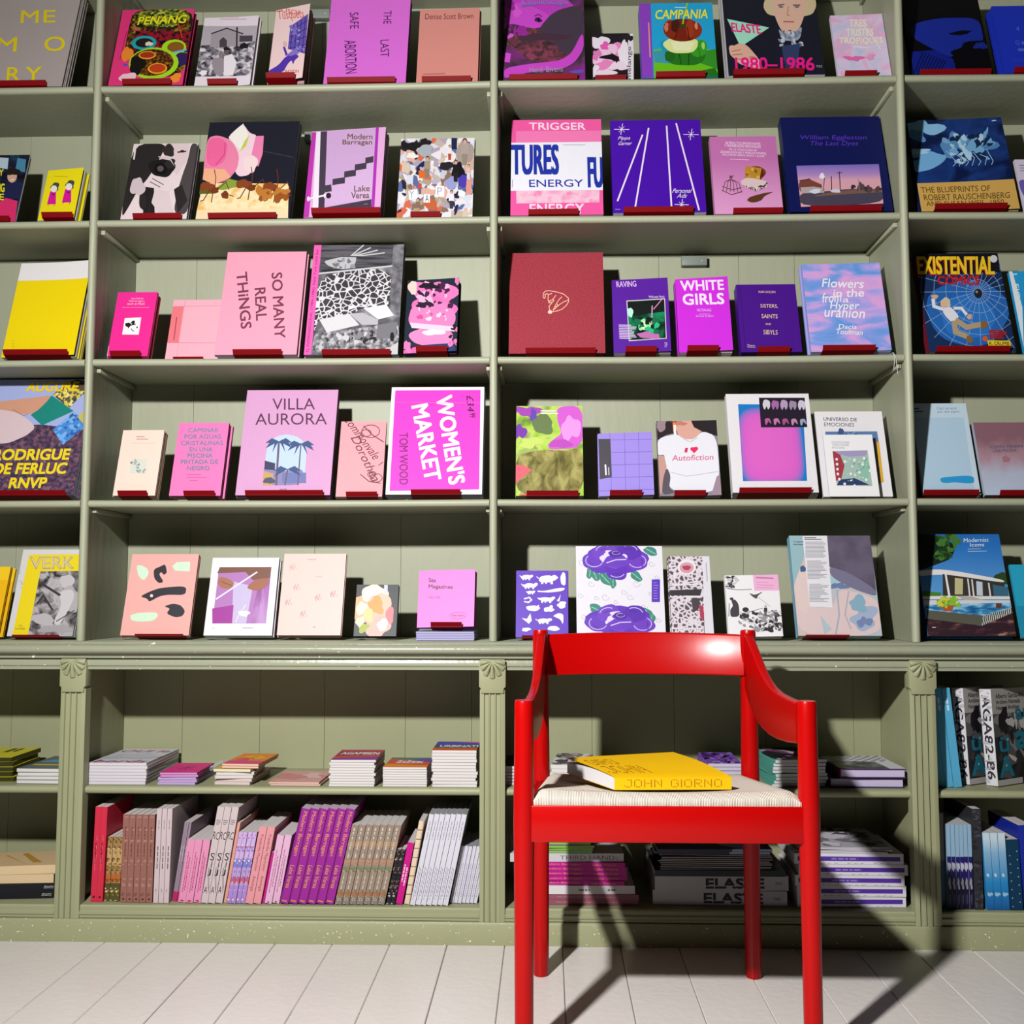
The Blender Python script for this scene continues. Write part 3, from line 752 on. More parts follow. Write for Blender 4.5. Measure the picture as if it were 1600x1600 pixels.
display('b', [(120, 98), (348, 28), (300, 470), (70, 510)], 1, 4, .008, 'f6d6d6', 'pale pink paperback with violet drawing of reclining figure', (64, 245), pg='d8a8a8', opn=12, back='e8b0b0', art=[
    Tx('Oscar', 150, 68, 282, 105, 'e0523c'), Tx('Tusquets', 128, 84, 305, 148, 'e0523c', rot=10), Pg([(212, 178), (335, 90), (318, 330), (198, 308)], '6a58b4')]+
    [Ln([(212-i*3, 205+i*34), (332-i*4, 130+i*48)], 5, '3c2c8c') for i in range(4)]+[Ln([(232+i*28, 168-i*18), (215+i*27, 310+i*4)], 5, '3c2c8c') for i in range(4)]+
    [Sc(218, 170, 322, 310, 22, ['a89ad8', '8674c8'], 5, 9, 3), Pg([(75, 440), (140, 405), (190, 348), (260, 335), (275, 350), (245, 372), (235, 400), (225, 370), (195, 400), (170, 445), (80, 448)], '5638b0'), Pg([(165, 300), (180, 300), (200, 345), (185, 350)], '5638b0'), El(178, 283, 12, 16, 'e8b8b8'), Pg([(190, 345), (255, 300), (275, 330), (220, 350)], '8a76cc'),
     Tx('PASION', 185, 428, 275, 448, 'e0523c', rot=4)])
display('b', [(468, -20), (955, -20), (935, 498), (420, 490)], 1, 2, .014, 'e070dc', 'large orchid pink book with thin capitals running down', (438, 866), pg='b080b0', hard=True, spine='4a1c4c', back='5a2058', art=[
    Tx('THE', 788, 64, 836, 142, '4a1a58', rot=-90), Tx('LAST', 772, 236, 826, 338, '4a1a58', rot=-88), Tx('SAFE', 580, 70, 634, 166, '4a1a58', rot=-88), Tx('ABORTION', 552, 234, 624, 432, '4a1a58', rot=-87)])
display('b', [(1010, 62), (1388, 54), (1386, 478), (1000, 474)], 1, 2, .007, 'dc9086', 'plain salmon paperback with small black serif heading', (1034, 1342), pg='e0dce0', bow=.004, art=[
    Tx('Denise Scott Brown', 1042, 84, 1348, 116, '6a2c2c'), Lines(1040, 422, 1178, 1, 4, 6, 'b46a62', mn=.99)])
display('c', [(100, -90), (600, -90), (578, 462), (66, 452)], 1, 2, .016, '4a3c48', 'dark hardback with a magenta lit reclining woman', (102, 530), pg='cfc8dc', hard=True, art=[
    Rc(60, -100, 600, 480, PM('noise', 14, [(.35, '3c2c3a'), (.5, '5c3458'), (.66, '8c2c8c')], 4, .6)),
    Bl(300, 60, 190, 110, 'c23cc4', 3, .2), Bl(330, 250, 230, 95, PM('noise', 40, [(.35, '3a2a34'), (.5, '6a3a44'), (.65, '94405c')], 7, 1.2), 5, .15, rot=8),
    Pg([(70, 180), (110, 120), (300, 170), (380, 90), (330, 60), (200, 0), (90, 20)], 'd04ad0'), Pg([(290, 170), (400, 60), (590, 20), (585, 250), (470, 330), (360, 210)], '47394a'), Bl(330, 210, 160, 25, '493040', 4),
    Bl(300, 110, 24, 14, '5a1460', 2), Ln([(278, 88), (300, 78), (325, 92)], 5, '4c104e'), El(302, 112, 9, 12, '220c28'), Bl(200, 180, 30, 12, '8a1c74', 4), Ln([(130, 150), (160, 170), (200, 150)], 4, '8a2488'),
    Pg([(70, 440), (75, 380), (240, 360), (420, 350), (500, 310), (580, 180), (582, 280), (520, 360), (430, 400), (250, 405), (120, 430)], 'cc48cc'), Pg([(66, 345), (75, 290), (120, 300), (110, 350)], 'd850d4'),
    Sc(80, 10, 200, 200, 10, ['dc5ad8', '9a2c98'], 8, 22, 4, 2.5), Ln([(200, 30), (340, 10), (480, 30)], 14, '8060b0'), Bl(530, 415, 50, 10, '6a4cc0', 5),
    Tx('Kaleidoscopic', 200, -10, 500, 30, 'a878cc'), Tx('Heidi Bivens', 230, 380, 440, 412, 'a09aa2')])
display('c', [(622, 205), (874, 212), (888, 490), (628, 488)], 1, 2, .006, '221c24', 'small black, white and pink abstract petal booklet', (642, 836), pg='d0c0d0', art=[
    Bl(670, 260, 50, 45, 'f0e4f0', 3, .3), Bl(780, 310, 70, 50, 'ee8cc8', 4, .25), Bl(700, 350, 80, 70, 'f4c8e4', 5, .3), Bl(820, 330, 40, 60, 'f2e8f2', 6, .3), Pg([(670, 340), (760, 325), (800, 370), (770, 380), (740, 360), (660, 350)], '1c161e'), Bl(720, 390, 70, 30, 'ec88c4', 7, .3), Bl(790, 400, 50, 30, 'f0dcec', 8, .3),
    Bl(650, 330, 26, 30, 'e47cbc', 9, .3), Bl(700, 280, 30, 20, 'e860b8', 19, .3), Pg([(735, 318), (790, 350), (775, 385), (750, 340)], '1c161e'), Bl(640, 420, 20, 30, 'efe4ef', 10, .4), Rc(845, 215, 880, 488, 'e9dfea'), Tx('melange', 838, 290, 872, 480, '1a151c', rot=90), Bl(850, 240, 20, 25, '282028', 4, .4), Bl(700, 440, 60, 22, 'f0d8ea', 41, .3)])
display('c', [(932, 20), (1382, 20), (1408, 490), (936, 490)], 1, 2, .02, '28a0d8', 'blue and green cookbook with stacked tomatoes', (1022, 1334), hard=True, spine='8a3cc0', art=[
    Rc(1000, 20, 1410, 320, '22a8dc'), Pg([(1010, 310), (1200, 290), (1400, 320), (1410, 495), (1010, 495)], '6cc41c'), Pg([(1010, 320), (1090, 310), (1120, 400), (1015, 390)], '3c9cb4'), Pg([(1280, 330), (1400, 310), (1408, 440), (1300, 400)], '36922a'), Pg([(1240, 460), (1390, 430), (1408, 470), (1408, 495), (1260, 495)], '24711f'),
    Pg([(1080, 330), (1340, 330), (1320, 390), (1260, 415), (1130, 408), (1090, 380)], '26761e'), Bl(1290, 305, 55, 55, '38a024', 12, .08), Bl(1110, 350, 30, 40, '206a1c', 4, .1), Ln([(1170, 340), (1180, 405)], 6, '124812'), Ln([(1230, 340), (1225, 410)], 6, '124812'), Ln([(1290, 300), (1300, 360)], 6, '2c7c1c'), Bl(1320, 290, 10, 24, 'a8e070', 14, .1),
    Bl(1085, 285, 30, 40, '189cc0', 3, .1), Pg([(1060, 275), (1120, 235), (1290, 245), (1285, 300), (1250, 335), (1120, 335)], 'e4ec9c'), Pg([(1120, 260), (1270, 265), (1240, 320), (1140, 318)], 'f0f4c0'),
    El(1196, 190, 120, 72, '7c2212'), El(1120, 180, 45, 55, '8c2a14'), El(1270, 190, 44, 52, '963016'), Bl(1150, 160, 26, 40, '4a1a10', 9), El(1240, 180, 24, 60, 'a43a18'), Ln([(1165, 170), (1150, 240)], 6, '4c120c'), Ln([(1225, 170), (1235, 255)], 6, '4c120c'), Bl(1095, 170, 14, 26, 'd47a5c', 5), Bl(1280, 165, 10, 20, 'e0947c', 6),
    Ln([(1195, 165), (1205, 110), (1232, 15)], 10, '8cc83c'), Bl(1195, 165, 18, 14, '2a4a14', 3), Rc(925, 10, 1002, 500, '8e42c4'), Ln([(986, 140), (988, 360)], 7, 'f0a07c'), Tx('CAMPANIA', 1030, 62, 1356, 120, 'f4f02c', b=.02, sh=.12), Ln([(1150, 48), (1220, 50)], 4, 'dcecf0')])
display('d', [(30, -110), (510, -110), (565, 350), (62, 374)], 1, 2, .026, NIGHT, 'thick cover showing pale haired person holding a mint triangle', (92, 462), pg='e6e4ea', spine='e9e6ec', art=[
    Pg([(250, 20), (290, -70), (400, -100), (500, -60), (530, 10), (500, 70), (285, 70)], 'd8c49c'), Pg([(300, -60), (470, -60), (470, 50), (440, 130), (385, 160), (345, 140), (310, 60)], 'e6bca6'), Bl(385, -50, 100, 40, 'dccaa4', 4), Ln([(330, 14), (365, 10)], 7, '8a6450'), Ln([(408, 14), (445, 14)], 7, '8a6450'), El(347, 22, 12, 6, '6a8090'), El(428, 22, 12, 6, '6a8090'), Ln([(385, 20), (378, 62), (392, 66)], 5, 'c08c74'), Ln([(358, 95), (412, 96)], 7, 'b8625c'),
    Pg([(330, 130), (350, 190), (440, 190), (455, 110), (400, 160), (350, 145)], 'a0a8b8'), Sc(335, 140, 450, 215, 26, ['7484a0', 'c8d0dc', '5a6884'], 6, 11, 4), Pg([(345, 215), (440, 205), (430, 300), (360, 300)], '34406a'), Pg([(360, 290), (430, 290), (425, 360), (365, 360)], '2c3760'),
    Pg([(60, 84), (284, 126), (130, 226)], 'a4e8cc'), Tx('ELASTE', 82, 108, 240, 154, 'ee2c84', b=.035, rot=-4, sh=-.2), Bl(140, 265, 74, 40, 'e4b49c', 7, .2, rot=30), Pg([(66, 240), (120, 205), (165, 215), (240, 300), (235, 360), (190, 330), (110, 310)], 'e4b49c'), Ln([(80, 250), (130, 240)], 5, 'b47c64'), Ln([(85, 268), (140, 262)], 5, 'b47c64'), Ln([(100, 290), (160, 285)], 5, 'b47c64'), Bl(190, 280, 14, 10, 'c08a70', 3),
    Tx('1980–1986', 98, 274, 512, 340, 'f41c90', b=.03, rot=1.5), Tx('taz', 520, 306, 550, 318, 'a0a0a8')])
display('d', [(598, 84), (866, 74), (910, 388), (634, 392)], 1, 2, .006, 'e8e0ec', 'pale holographic pink booklet with faint capitals', (672, 840), pg='e8dce6', bow=.004, name='magazine', cat='magazine', art=[
    Rc(590, 60, 915, 400, PM('noise', 16, [(.34, 'c8d0f0'), (.48, 'e6d4f0'), (.6, 'f0b8dc'), (.7, 'c0c8f0')], 4, .8)), Tx('TRES', 695, 102, 785, 138, 'faf2dc', b=.04), Tx('TRISTES', 678, 148, 820, 184, 'faf2dc', b=.04), Tx('TROPIQUES', 640, 192, 868, 228, 'faf2dc', b=.04), Ln([(715, 238), (800, 246)], 6, 'f8ecf4'), Bl(715, 295, 40, 14, 'f070b8', 3, .4), Bl(800, 290, 24, 12, 'f4a0cc', 5, .4), Ln([(775, 140), (830, 215), (855, 255)], 4, 'fdf4fa')])
display('d', [(1020, -30), (1368, -30), (1440, 378), (1028, 384)], 1, 2, .012, '07070e', 'black book with a blue tinted sideways eye', (1068, 1440), hard=True, spine='0c1a6a', pg='303c80', art=[
    Pg([(1035, 150), (1060, 105), (1190, 78), (1375, 80), (1395, 180), (1380, 210), (1260, 230), (1235, 285), (1160, 245), (1060, 185)], '1c30a0'), Pg([(1225, 155), (1290, 140), (1345, 142), (1290, 165), (1240, 162)], '080818'), Bl(1300, 150, 26, 10, '05050c', 3), Bl(1330, 250, 90, 50, '07070e', 5, .3), Pg([(1020, 250), (1150, 240), (1240, 290), (1250, 350), (1030, 375)], '14228a')]+[Ln([(1030+i*16, 370), (1090+i*14, 250+i*6)], 5, '0a1040') for i in range(9)]+[Bl(1380, 220, 30, 20, '1a2c90', 8, .3)])
display('d', [(1440, 40), (1760, 20), (1800, 385), (1505, 388)], 1, 2, .018, '2038c8', 'royal blue cloth book on top shelf, right edge', (1560, 1760), hard=True, pg='c8c8d8', art=[Tx('4', 1568, 150, 1590, 174, '4a70e0'), Tx('Q', 1562, 225, 1586, 250, '4a70e0'), Lines(1596, 238, 1740, 1, 4, 16, '4a70e0'), Lines(1575, 273, 1700, 1, 4, 14, '4a70e0'), Lines(1540, 320, 1700, 2, 10, 2, '3a54d8')])
# ---- second shelf
display('a', [(-330, 970), (172, 970), (92, 1388), (-420, 1388)], 2, 2, .008, '15131c', 'dark photo book of smiling person in pink trousers', (-300, 45), pg='d8d4d8', art=[
    Rc(-420, 960, 180, 1390, PM('noise', 30, [(.35, '0e0d14'), (.5, '1a2036'), (.6, '24405a'), (.68, '0c0c12')], 5)), Pg([(95, 990), (150, 1000), (145, 1080), (85, 1070)], '4a88a8'), Pg([(-20, 985), (40, 990), (35, 1060), (-20, 1050)], 'b8ccd8'), El(66, 1105, 30, 40, 'd8a890'), Bl(70, 1075, 40, 26, '241a1c', 4), Ln([(58, 1128), (80, 1124)], 6, 'f4ece8'), Pg([(30, 1150), (120, 1140), (130, 1240), (0, 1260)], '20244c'), Pg([(-30, 1280), (30, 1240), (105, 1260), (95, 1390), (-30, 1390)], 'e0306c'),
    Tx('Y', -18, 1060, 12, 1100, 'f2e422', b=.02), Tx('NG', -30, 1150, 22, 1205, 'f2e422', b=.03), Tx('E', -10, 1215, 20, 1255, 'f2e422', b=.03)])
display('a', [(275, 1078), (514, 1052), (472, 1335), (235, 1372)], 2, 3, .007, 'f6e414', 'small yellow booklet with two figures in magenta dresses', (258, 452), opn=6, pg='e6e6ea', art=[
    Lines(318, 1110, 462, 1, 10, 3, 'b8a010')]+[e for (x, y) in ((320, 1222), (420, 1205)) for e in (Pg([(x-18, y-22), (x+22, y-26), (x+28, y+48), (x-32, y+54)], 'e0189c'), Bl(x+12, y-48, 30, 26, '4a4a44', 5), El(x+6, y-38, 22, 20, 'f0ece0'), Ln([(x-22, y+54), (x-24, y+62)], 4, 'e0189c'), Ln([(x+18, y+50), (x+18, y+60)], 4, 'e0189c'), Bl(x+6, y-6, 8, 6, '70186c', 3))]+[Lines(352, 1316, 372, 1, 5, 3, 'a89010')])
display('a', [(838, 900), (1232, 895), (1165, 1365), (752, 1358)], 2, 2, .014, 'e8d4d8', 'black and white photo book of a woman raising a camera', (818, 1124), pg='bcb4bc', art=[
    Rc(740, 880, 1250, 1380, 'ead8da'), Pg([(838, 900), (1040, 896), (1000, 980), (930, 1100), (860, 1180), (800, 1290), (760, 1350), (775, 1200)], '2a2426'), Pg([(1190, 895), (1240, 900), (1180, 1340), (1080, 1330), (1110, 1180), (1140, 1080), (1170, 1000)], '4c4446'), Pg([(1030, 900), (1180, 896), (1165, 1000), (1100, 1090), (1020, 1000)], 'e2cccf'),
    Ln([(1105, 950), (1160, 945)], 9, '3a3033'), El(1135, 945, 14, 8, '2a2023'), Bl(1050, 940, 40, 34, '322a2c', 6), Bl(1010, 1045, 75, 60, '1c181a', 3, .12), El(1000, 1050, 40, 36, '0e0c0e'), El(1000, 1050, 20, 18, '5a5456'), Bl(1060, 1020, 34, 28, '2e282a', 5), Pg([(985, 975), (1060, 985), (1090, 1040), (1060, 1000), (1000, 990)], 'd8c6c8'),
    Pg([(925, 1110), (1000, 1095), (1090, 1140), (1050, 1200), (1000, 1180), (940, 1140)], 'e9d7d9'), Ln([(950, 1110), (1020, 1150)], 5, '5a4e50'), Ln([(935, 1130), (1000, 1165)], 5, '5a4e50'), Pg([(905, 1160), (960, 1170), (965, 1330), (890, 1350)], '221e20'), Pg([(965, 1180), (1050, 1190), (1080, 1330), (1000, 1340), (945, 1260)], 'e2ced2'), Bl(890, 1240, 20, 70, '2b2527', 8, .1), Ln([(925, 1350), (945, 1180)], 6, '2a2426'), Bl(860, 1160, 40, 60, 'd4c2c6', 8, .2), Pg([(1085, 1180), (1135, 1150), (1170, 1250), (1110, 1330)], '2c2628'), Ln([(850, 910), (838, 995)], 10, 'e8dcdc')])
display('a', [(1300, 755), (1860, 768), (1808, 1362), (1222, 1355)], 2, 2, .012, NIGHT, 'large dark nature book with pink lotus bud and red ants', (1290, 1720), pg='d4dce4', art=[
    Pg([(1265, 1130), (1800, 1150), (1800, 1370), (1215, 1370)], PM('noise', 22, [(.35, 'f6d898'), (.5, 'fae8bc'), (.62, 'f0c070')], 4)), Rc(1215, 1300, 1800, 1380, 'f8dcb0'), Ln([(1640, 945), (1830, 990)], 3, '44485a'),
    Pg([(1415, 850), (1470, 800), (1510, 770), (1550, 830), (1600, 845), (1600, 1000), (1560, 1090), (1480, 1100), (1440, 1000)], 'f4d4e0'), Pg([(1420, 850), (1510, 770), (1545, 840), (1500, 940)], 'f4f0e8'), Pg([(1550, 840), (1530, 910), (1490, 945), (1520, 880)], 'c8d050'), Pg([(1290, 850), (1350, 835), (1440, 870), (1490, 960), (1480, 1050), (1420, 1120), (1330, 1140), (1265, 1110), (1270, 980)], 'f086ac'), Pg([(1290, 860), (1370, 850), (1420, 900), (1400, 1000), (1330, 1040), (1280, 1000)], 'f268a0'), Pg([(1270, 1040), (1400, 1050), (1440, 1100), (1330, 1140), (1262, 1110)], 'f4b48c'), Ln([(1400, 885), (1395, 960), (1345, 1020)], 6, 'd84484'), Pg([(1590, 850), (1640, 850), (1635, 960), (1610, 1040), (1560, 990)], 'f084b4'), Bl(1560, 1020, 40, 60, 'f6dcdc', 3, .2),
    Pg([(1340, 1170), (1430, 1110), (1500, 1130), (1490, 1160), (1390, 1180)], '8ca03c'), Pg([(1250, 1140), (1300, 1140), (1330, 1200), (1240, 1200)], '5a6422')]+
    [e for (x, y, s) in ((1330, 1170, 1), (1560, 1160, 1), (1720, 1180, .9)) for e in (Bl(x-40*s, y-15, 45*s, 30*s, '8a4420', 4), Bl(x+10*s, y+10, 30*s, 18*s, '7a3818', 5), Bl(x+75*s, y+40, 26*s, 22*s, '803c1a', 6), Ln([(x-20, y), (x-60*s, y+70), (x-80*s, y+75)], 6, '6e3418'), Ln([(x, y+10), (x-10, y+85)], 6, '6e3418'), Ln([(x+20, y+10), (x+80*s, y-40), (x+100*s, y+10)], 5, '6e3418'), Ln([(x+60*s, y+30), (x+130*s, y+50)], 5, '6e3418'), Ln([(x+10, y), (x+15, y-70), (x+5, y-120)], 5, '6e3418'))]+[Sc(1620, 1190, 1790, 1240, 16, ['9a5420', 'c07a30'], 8, 20, 5, 2.5)])
display('b', [(336, 835), (800, 805), (780, 1310), (296, 1320)], 2, 2, .014, 'e7aede', 'mauve book with dark zigzag staircase on its cover', (346, 778), pg='e0c8dc', opn=4, back='4a2040', art=[
    Pg([(335, 838), (362, 838), (330, 1318), (296, 1320)], 'c038b0'), Pg([(362, 836), (395, 834), (388, 1316), (350, 1318)], 'f0e4f4'), Pg([(388, 834), (428, 832), (424, 1315), (386, 1316)], '473c4c'), Pg([(428, 832), (735, 812), (722, 1285), (424, 1312)], 'cfa8d6'),
    Ph([(428, 1140), (470, 1135), (470, 1100), (545, 1090), (545, 1062), (610, 1052), (612, 1020), (676, 1010), (678, 982), (726, 975), (722, 1225), (424, 1262)], 'd8b4de'), Ln([(424, 1160), (465, 1155)], 40, '473c4c')]+[Pg([(x, y), (x+w, y-10), (x+w, y+26), (x, y+36)], '473c4c') for x, y, w in ((470, 1104, 78), (542, 1062, 74), (608, 1022, 74), (674, 984, 52))]+
    [Pg([(424, 1268), (722, 1226), (722, 1288), (424, 1314)], '473c4c'), Pg([(735, 808), (754, 806), (742, 1290), (722, 1290)], 'b034b4'), Tx('Modern', 556, 846, 715, 878, '6a5038', b=.012), Tx('Barragan', 526, 880, 714, 916, '6a5038', b=.012), Tx('Lake', 608, 1145, 708, 1180, '6a5038', b=.012), Tx('Verea', 590, 1184, 706, 1220, '6a5038', b=.012), Ln([(320, 1218), (440, 1195)], 10, 'f4e8f4'), El(448, 1200, 16, 16, '2c2430'), El(325, 1216, 9, 14, 'f4e8f4'), El(378, 1212, 7, 12, 'f4e8f4'), El(425, 1200, 7, 14, 'f4e8f4'), Ln([(672, 1256), (700, 1254)], 5, '8a7488')])
COLL = ['e8e2e6', 'd8c4b0', '2a2430', 'b0a088', 'c8ccd8', 'e0b0a0', '8a7060', 'f0ece8', '5c6c9c', 'd86c4c', '20284c', 'b8b0cc']
display('b', [(900, 870), (1362, 858), (1352, 1332), (878, 1340)], 2, 2, .008, 'dcd6dc', 'pale magazine covered with a crowded collage of tiny people', (962, 1150), pg='b8bcc8', name='magazine', cat='magazine', art=[
    Rc(870, 850, 1370, 1345, PM('vor', 38, [(0, 'e8e4ea'), (.22, 'c8b4a4'), (.4, 'd8dce8'), (.6, 'b0a4b8'), (.8, 'ece4e0')], const=True)), Sc(885, 870, 1350, 1320, 150, COLL, 10, 30, 11), Bl(960, 915, 55, 30, '1c181c', 3, .3), Bl(1050, 890, 30, 26, '201a1e', 4, .3), Rc(1215, 862, 1250, 930, '1c2450'), Bl(1050, 940, 50, 34, 'a8b0b8', 5, .15), Bl(1300, 950, 50, 80, 'a89c94', 7, .2), Bl(1260, 1060, 34, 60, '16121a', 8, .25), Bl(1185, 1030, 44, 26, '26222a', 9), Pg([(1010, 1060), (1055, 1060), (1048, 1105), (1015, 1105)], 'e06c24'), Rc(1310, 1100, 1345, 1200, 'e0988c'), Bl(1220, 1130, 40, 40, '9aa0d0', 12), Bl(1290, 1120, 24, 44, '4c3cb0', 13), Rc(1120, 1150, 1175, 1215, 'f4f2f6'), Pg([(950, 1180), (1005, 1170), (1010, 1230), (955, 1235)], 'f4f2f6'), Bl(1090, 1260, 40, 34, 'c8643c', 14), Rc(1045, 1200, 1085, 1250, 'f6f4f8'), Pg([(1265, 1170), (1310, 1190), (1300, 1215), (1260, 1205)], 'f6f4f8')]+
    [person(x, y, h, 'd8a890', t, l) for x, y, h, t, l in ((1065, 975, 130, 'a89484', '8c7c6c'), (1205, 905, 90, 'f0e8e4', 'b84c3c'), (1300, 865, 160, 'b0a098', '98887c'), (1245, 995, 130, '1a161c', '241e26'), (1325, 1020, 90, 'e8b8b0', 'd8dce8'), (1020, 1120, 80, 'c84c50', '6c6474'), (1220, 1175, 110, 'ece8f0', '3c3448'), (1010, 1225, 100, '8a6c5c', 'b89878'))]+[Tx('Y', 955, 1180, 985, 1225, '9aa4b8'), Tx('A', 1055, 1205, 1078, 1245, '5c6484'), Tx('P', 1130, 1160, 1160, 1205, 'b0b4c4')])
display('c', [(136, 752), (692, 744), (692, 1342), (110, 1342)], 2, 2, .014, 'f25aa4', 'pink paperback in wide white band with blue letters', (222, 536), pg='f0a8cc', art=[
    Pg([(160, 820), (690, 816), (668, 1268), (150, 1268)], 'f47cb8'), Tx('TRIGGER', 242, 766, 594, 812, 'fbdcf0', b=.025), Pg([(150, 1190), (670, 1190), (668, 1268), (150, 1268)], PM('noise', 18, [(.35, 'f4a0cc'), (.5, 'f4c8d8'), (.64, 'f06cb0')], 3)), Tx('ENERGY', 230, 1272, 572, 1336, 'fbdcec', b=.025),
    Pg([(130, 892), (694, 886), (692, 1190), (110, 1190)], 'f0eef8'), Tx('TURES', 124, 902, 422, 1092, '1e34a4', b=.03, sh=.02), Tx('FU', 598, 982, 696, 1176, '1e34a4', b=.03), Tx('ENERGY', 232, 1122, 568, 1168, '1e34a4', b=.01), Lines(450, 906, 660, 1, 5, 3, 'b0b0bc'), Ln([(130, 1120), (126, 1170)], 3, '8088b8')])
W2 = 'f4e6fa'
def star(x, y, r): return ('g', [Ln([(x-r*1.1, y), (x+r*1.1, y+2)], 4, W2), Ln([(x-r*.15, y+r*.8), (x+r*.15, y-r*.8)], 4, W2), Ln([(x-r*.4, y-r*.4), (x+r*.4, y+r*.4)], 2.5, W2), Ln([(x-r*.4, y+r*.4), (x+r*.4, y-r*.4)], 2.5, W2)])
display('c', [(740, 752), (1308, 750), (1336, 1318), (752, 1324)], 2, 2, .02, '4a0cac', 'deep violet paperback with four white rays and small stars', (820, 1258), pg='e4e0ee', art=[
    star(812, 806, 44), star(1250, 842, 44), star(1182, 1272, 40), Ln([(944, 842), (780, 1252)], 10, W2), Ln([(983, 800), (888, 1308)], 10, W2), Ln([(1097, 788), (1120, 1316)], 10, W2), Ln([(1157, 772), (1290, 1308)], 10, W2), Tx('Pippa', 790, 852, 866, 878, W2, sh=.5), Tx('Garner', 792, 884, 876, 906, W2, sh=.5), Tx('Personal', 1130, 1176, 1244, 1202, W2, sh=.5), Tx('Ads', 1158, 1206, 1216, 1232, W2, sh=.5), Lines(765, 1303, 815, 1, 4, 3, 'b89cdc')])
display('d', [(-28, 718), (304, 704), (348, 1082), (-8, 1112)], 2, 2, .010, 'd88cc0', 'mauve pink paperback with cage, gold clock and checked box', (90, 350), pg='d8a8cc', art=[
    Rc(-40, 690, 360, 1120, PM('lin', 5.2, [(0, 'e8a4d4'), (.5, 'd890c4'), (1.0, 'c874b4')], dist=.05)), Tx('ARTEFACTOS IMPORTANTES', 52, 738, 230, 750, 'fbeaf6'), Tx('Y PROPIEDADES PERSONALES', 48, 752, 232, 764, 'fbeaf6'), Tx('DE LA COLECCIÓN DE', 72, 768, 212, 780, 'fbeaf6'), Tx('LENORE DOOLAN Y HAROLD MORRIS,', 26, 784, 260, 796, 'fbeaf6'), Tx('INCLUIDOS LIBROS, ROPA Y JOYAS', 38, 798, 250, 810, 'fbeaf6'), Lines(75, 824, 225, 1, 4, 3, 'f0c8e4'), Lines(105, 1076, 245, 1, 4, 3, 'f0c8e4'),
    Bl(205, 885, 50, 34, '7a3c14', 3, .06), Pg([(155, 855), (236, 862), (224, 925), (150, 915)], 'c08a2c'), Pg([(236, 862), (250, 895), (226, 926)], '5a2810'), Sc(160, 865, 222, 915, 9, ['8a5c14', 'e0b450'], 4, 8, 4), Pg([(130, 930), (165, 910), (268, 925), (262, 950), (205, 978), (134, 950)], 'e0c8c8'), Pg([(134, 952), (205, 960), (268, 928), (262, 955), (204, 980)], PM('vor', 300, [(0, '5a3a40'), (.5, 'e8d4d4')], const=True)), Pg([(158, 1030), (175, 1010), (250, 985), (300, 975), (250, 1000), (235, 1025), (190, 1040)], '5c3a20'),
    ]+[El(84, 965, 54-9*i, 36, 'd88cc0') for i in ()]+[Ln([(34+i*20, 990), (48+i*14, 940), (78, 925)], 3, '744658') for i in range(6)]+[Ln([(30, 985), (80, 1005), (136, 985)], 4, '744658'), Ln([(32, 965), (85, 980), (132, 965)], 4, '744658'), El(78, 915, 8, 8, '744658'), Ln([(84, 915), (92, 905)], 3, '744658')])
display('d', [(318, 612), (822, 606), (920, 1104), (382, 1112)], 2, 1, .034, '0c1654', 'large navy blue hardback with a dusk roadside photo', (492, 868), hard=True, pg='2a2c60', art=[
    Tx('William Eggleston', 422, 704, 764, 732, '5a34c4'), Tx('The Last Dyes', 474, 734, 722, 764, '5a34c4', sh=.25), Pg([(408, 864), (832, 854), (866, 1064), (438, 1084)], PM('lin', 9.5, [(.0, 'e8a8a8'), (.45, 'e0a8bc'), (.62, 'b48cc8'), (.95, '7c6cc4')], dist=.04, off=(0, 0, -.06))),
    Pg([(424, 1010), (560, 1000), (700, 985), (856, 985), (866, 1064), (438, 1084)], '4c4458'), Pg([(560, 1010), (700, 990), (855, 988), (858, 1005), (700, 1012), (480, 1030)], '7a5c50'), Sc(700, 972, 850, 990, 14, ['3a3038', '5a4648'], 5, 10, 3, 2.5), Pg([(420, 950), (470, 932), (520, 955), (545, 965), (540, 1005), (430, 1012)], '7c4438'), Pg([(432, 980), (500, 975), (560, 985), (556, 1008), (438, 1012)], 'b8a8a8'), Ln([(425, 945), (480, 935)], 6, '4c3444'), Bl(510, 1000, 30, 12, 'd8dcec', 5), Bl(615, 998, 30, 9, 'd4d4e4', 6), Ln([(590, 920), (594, 995)], 4, '3c2c44'), Ln([(630, 895), (640, 1000)], 4, '3c2c44'), Ln([(618, 902), (646, 900)], 3, '3c2c44'), Ln([(730, 935), (738, 1000)], 3, 'a888a8'), Bl(542, 920, 12, 18, 'f0eaf4', 8), Ln([(555, 930), (550, 1000)], 3, '50384c')])
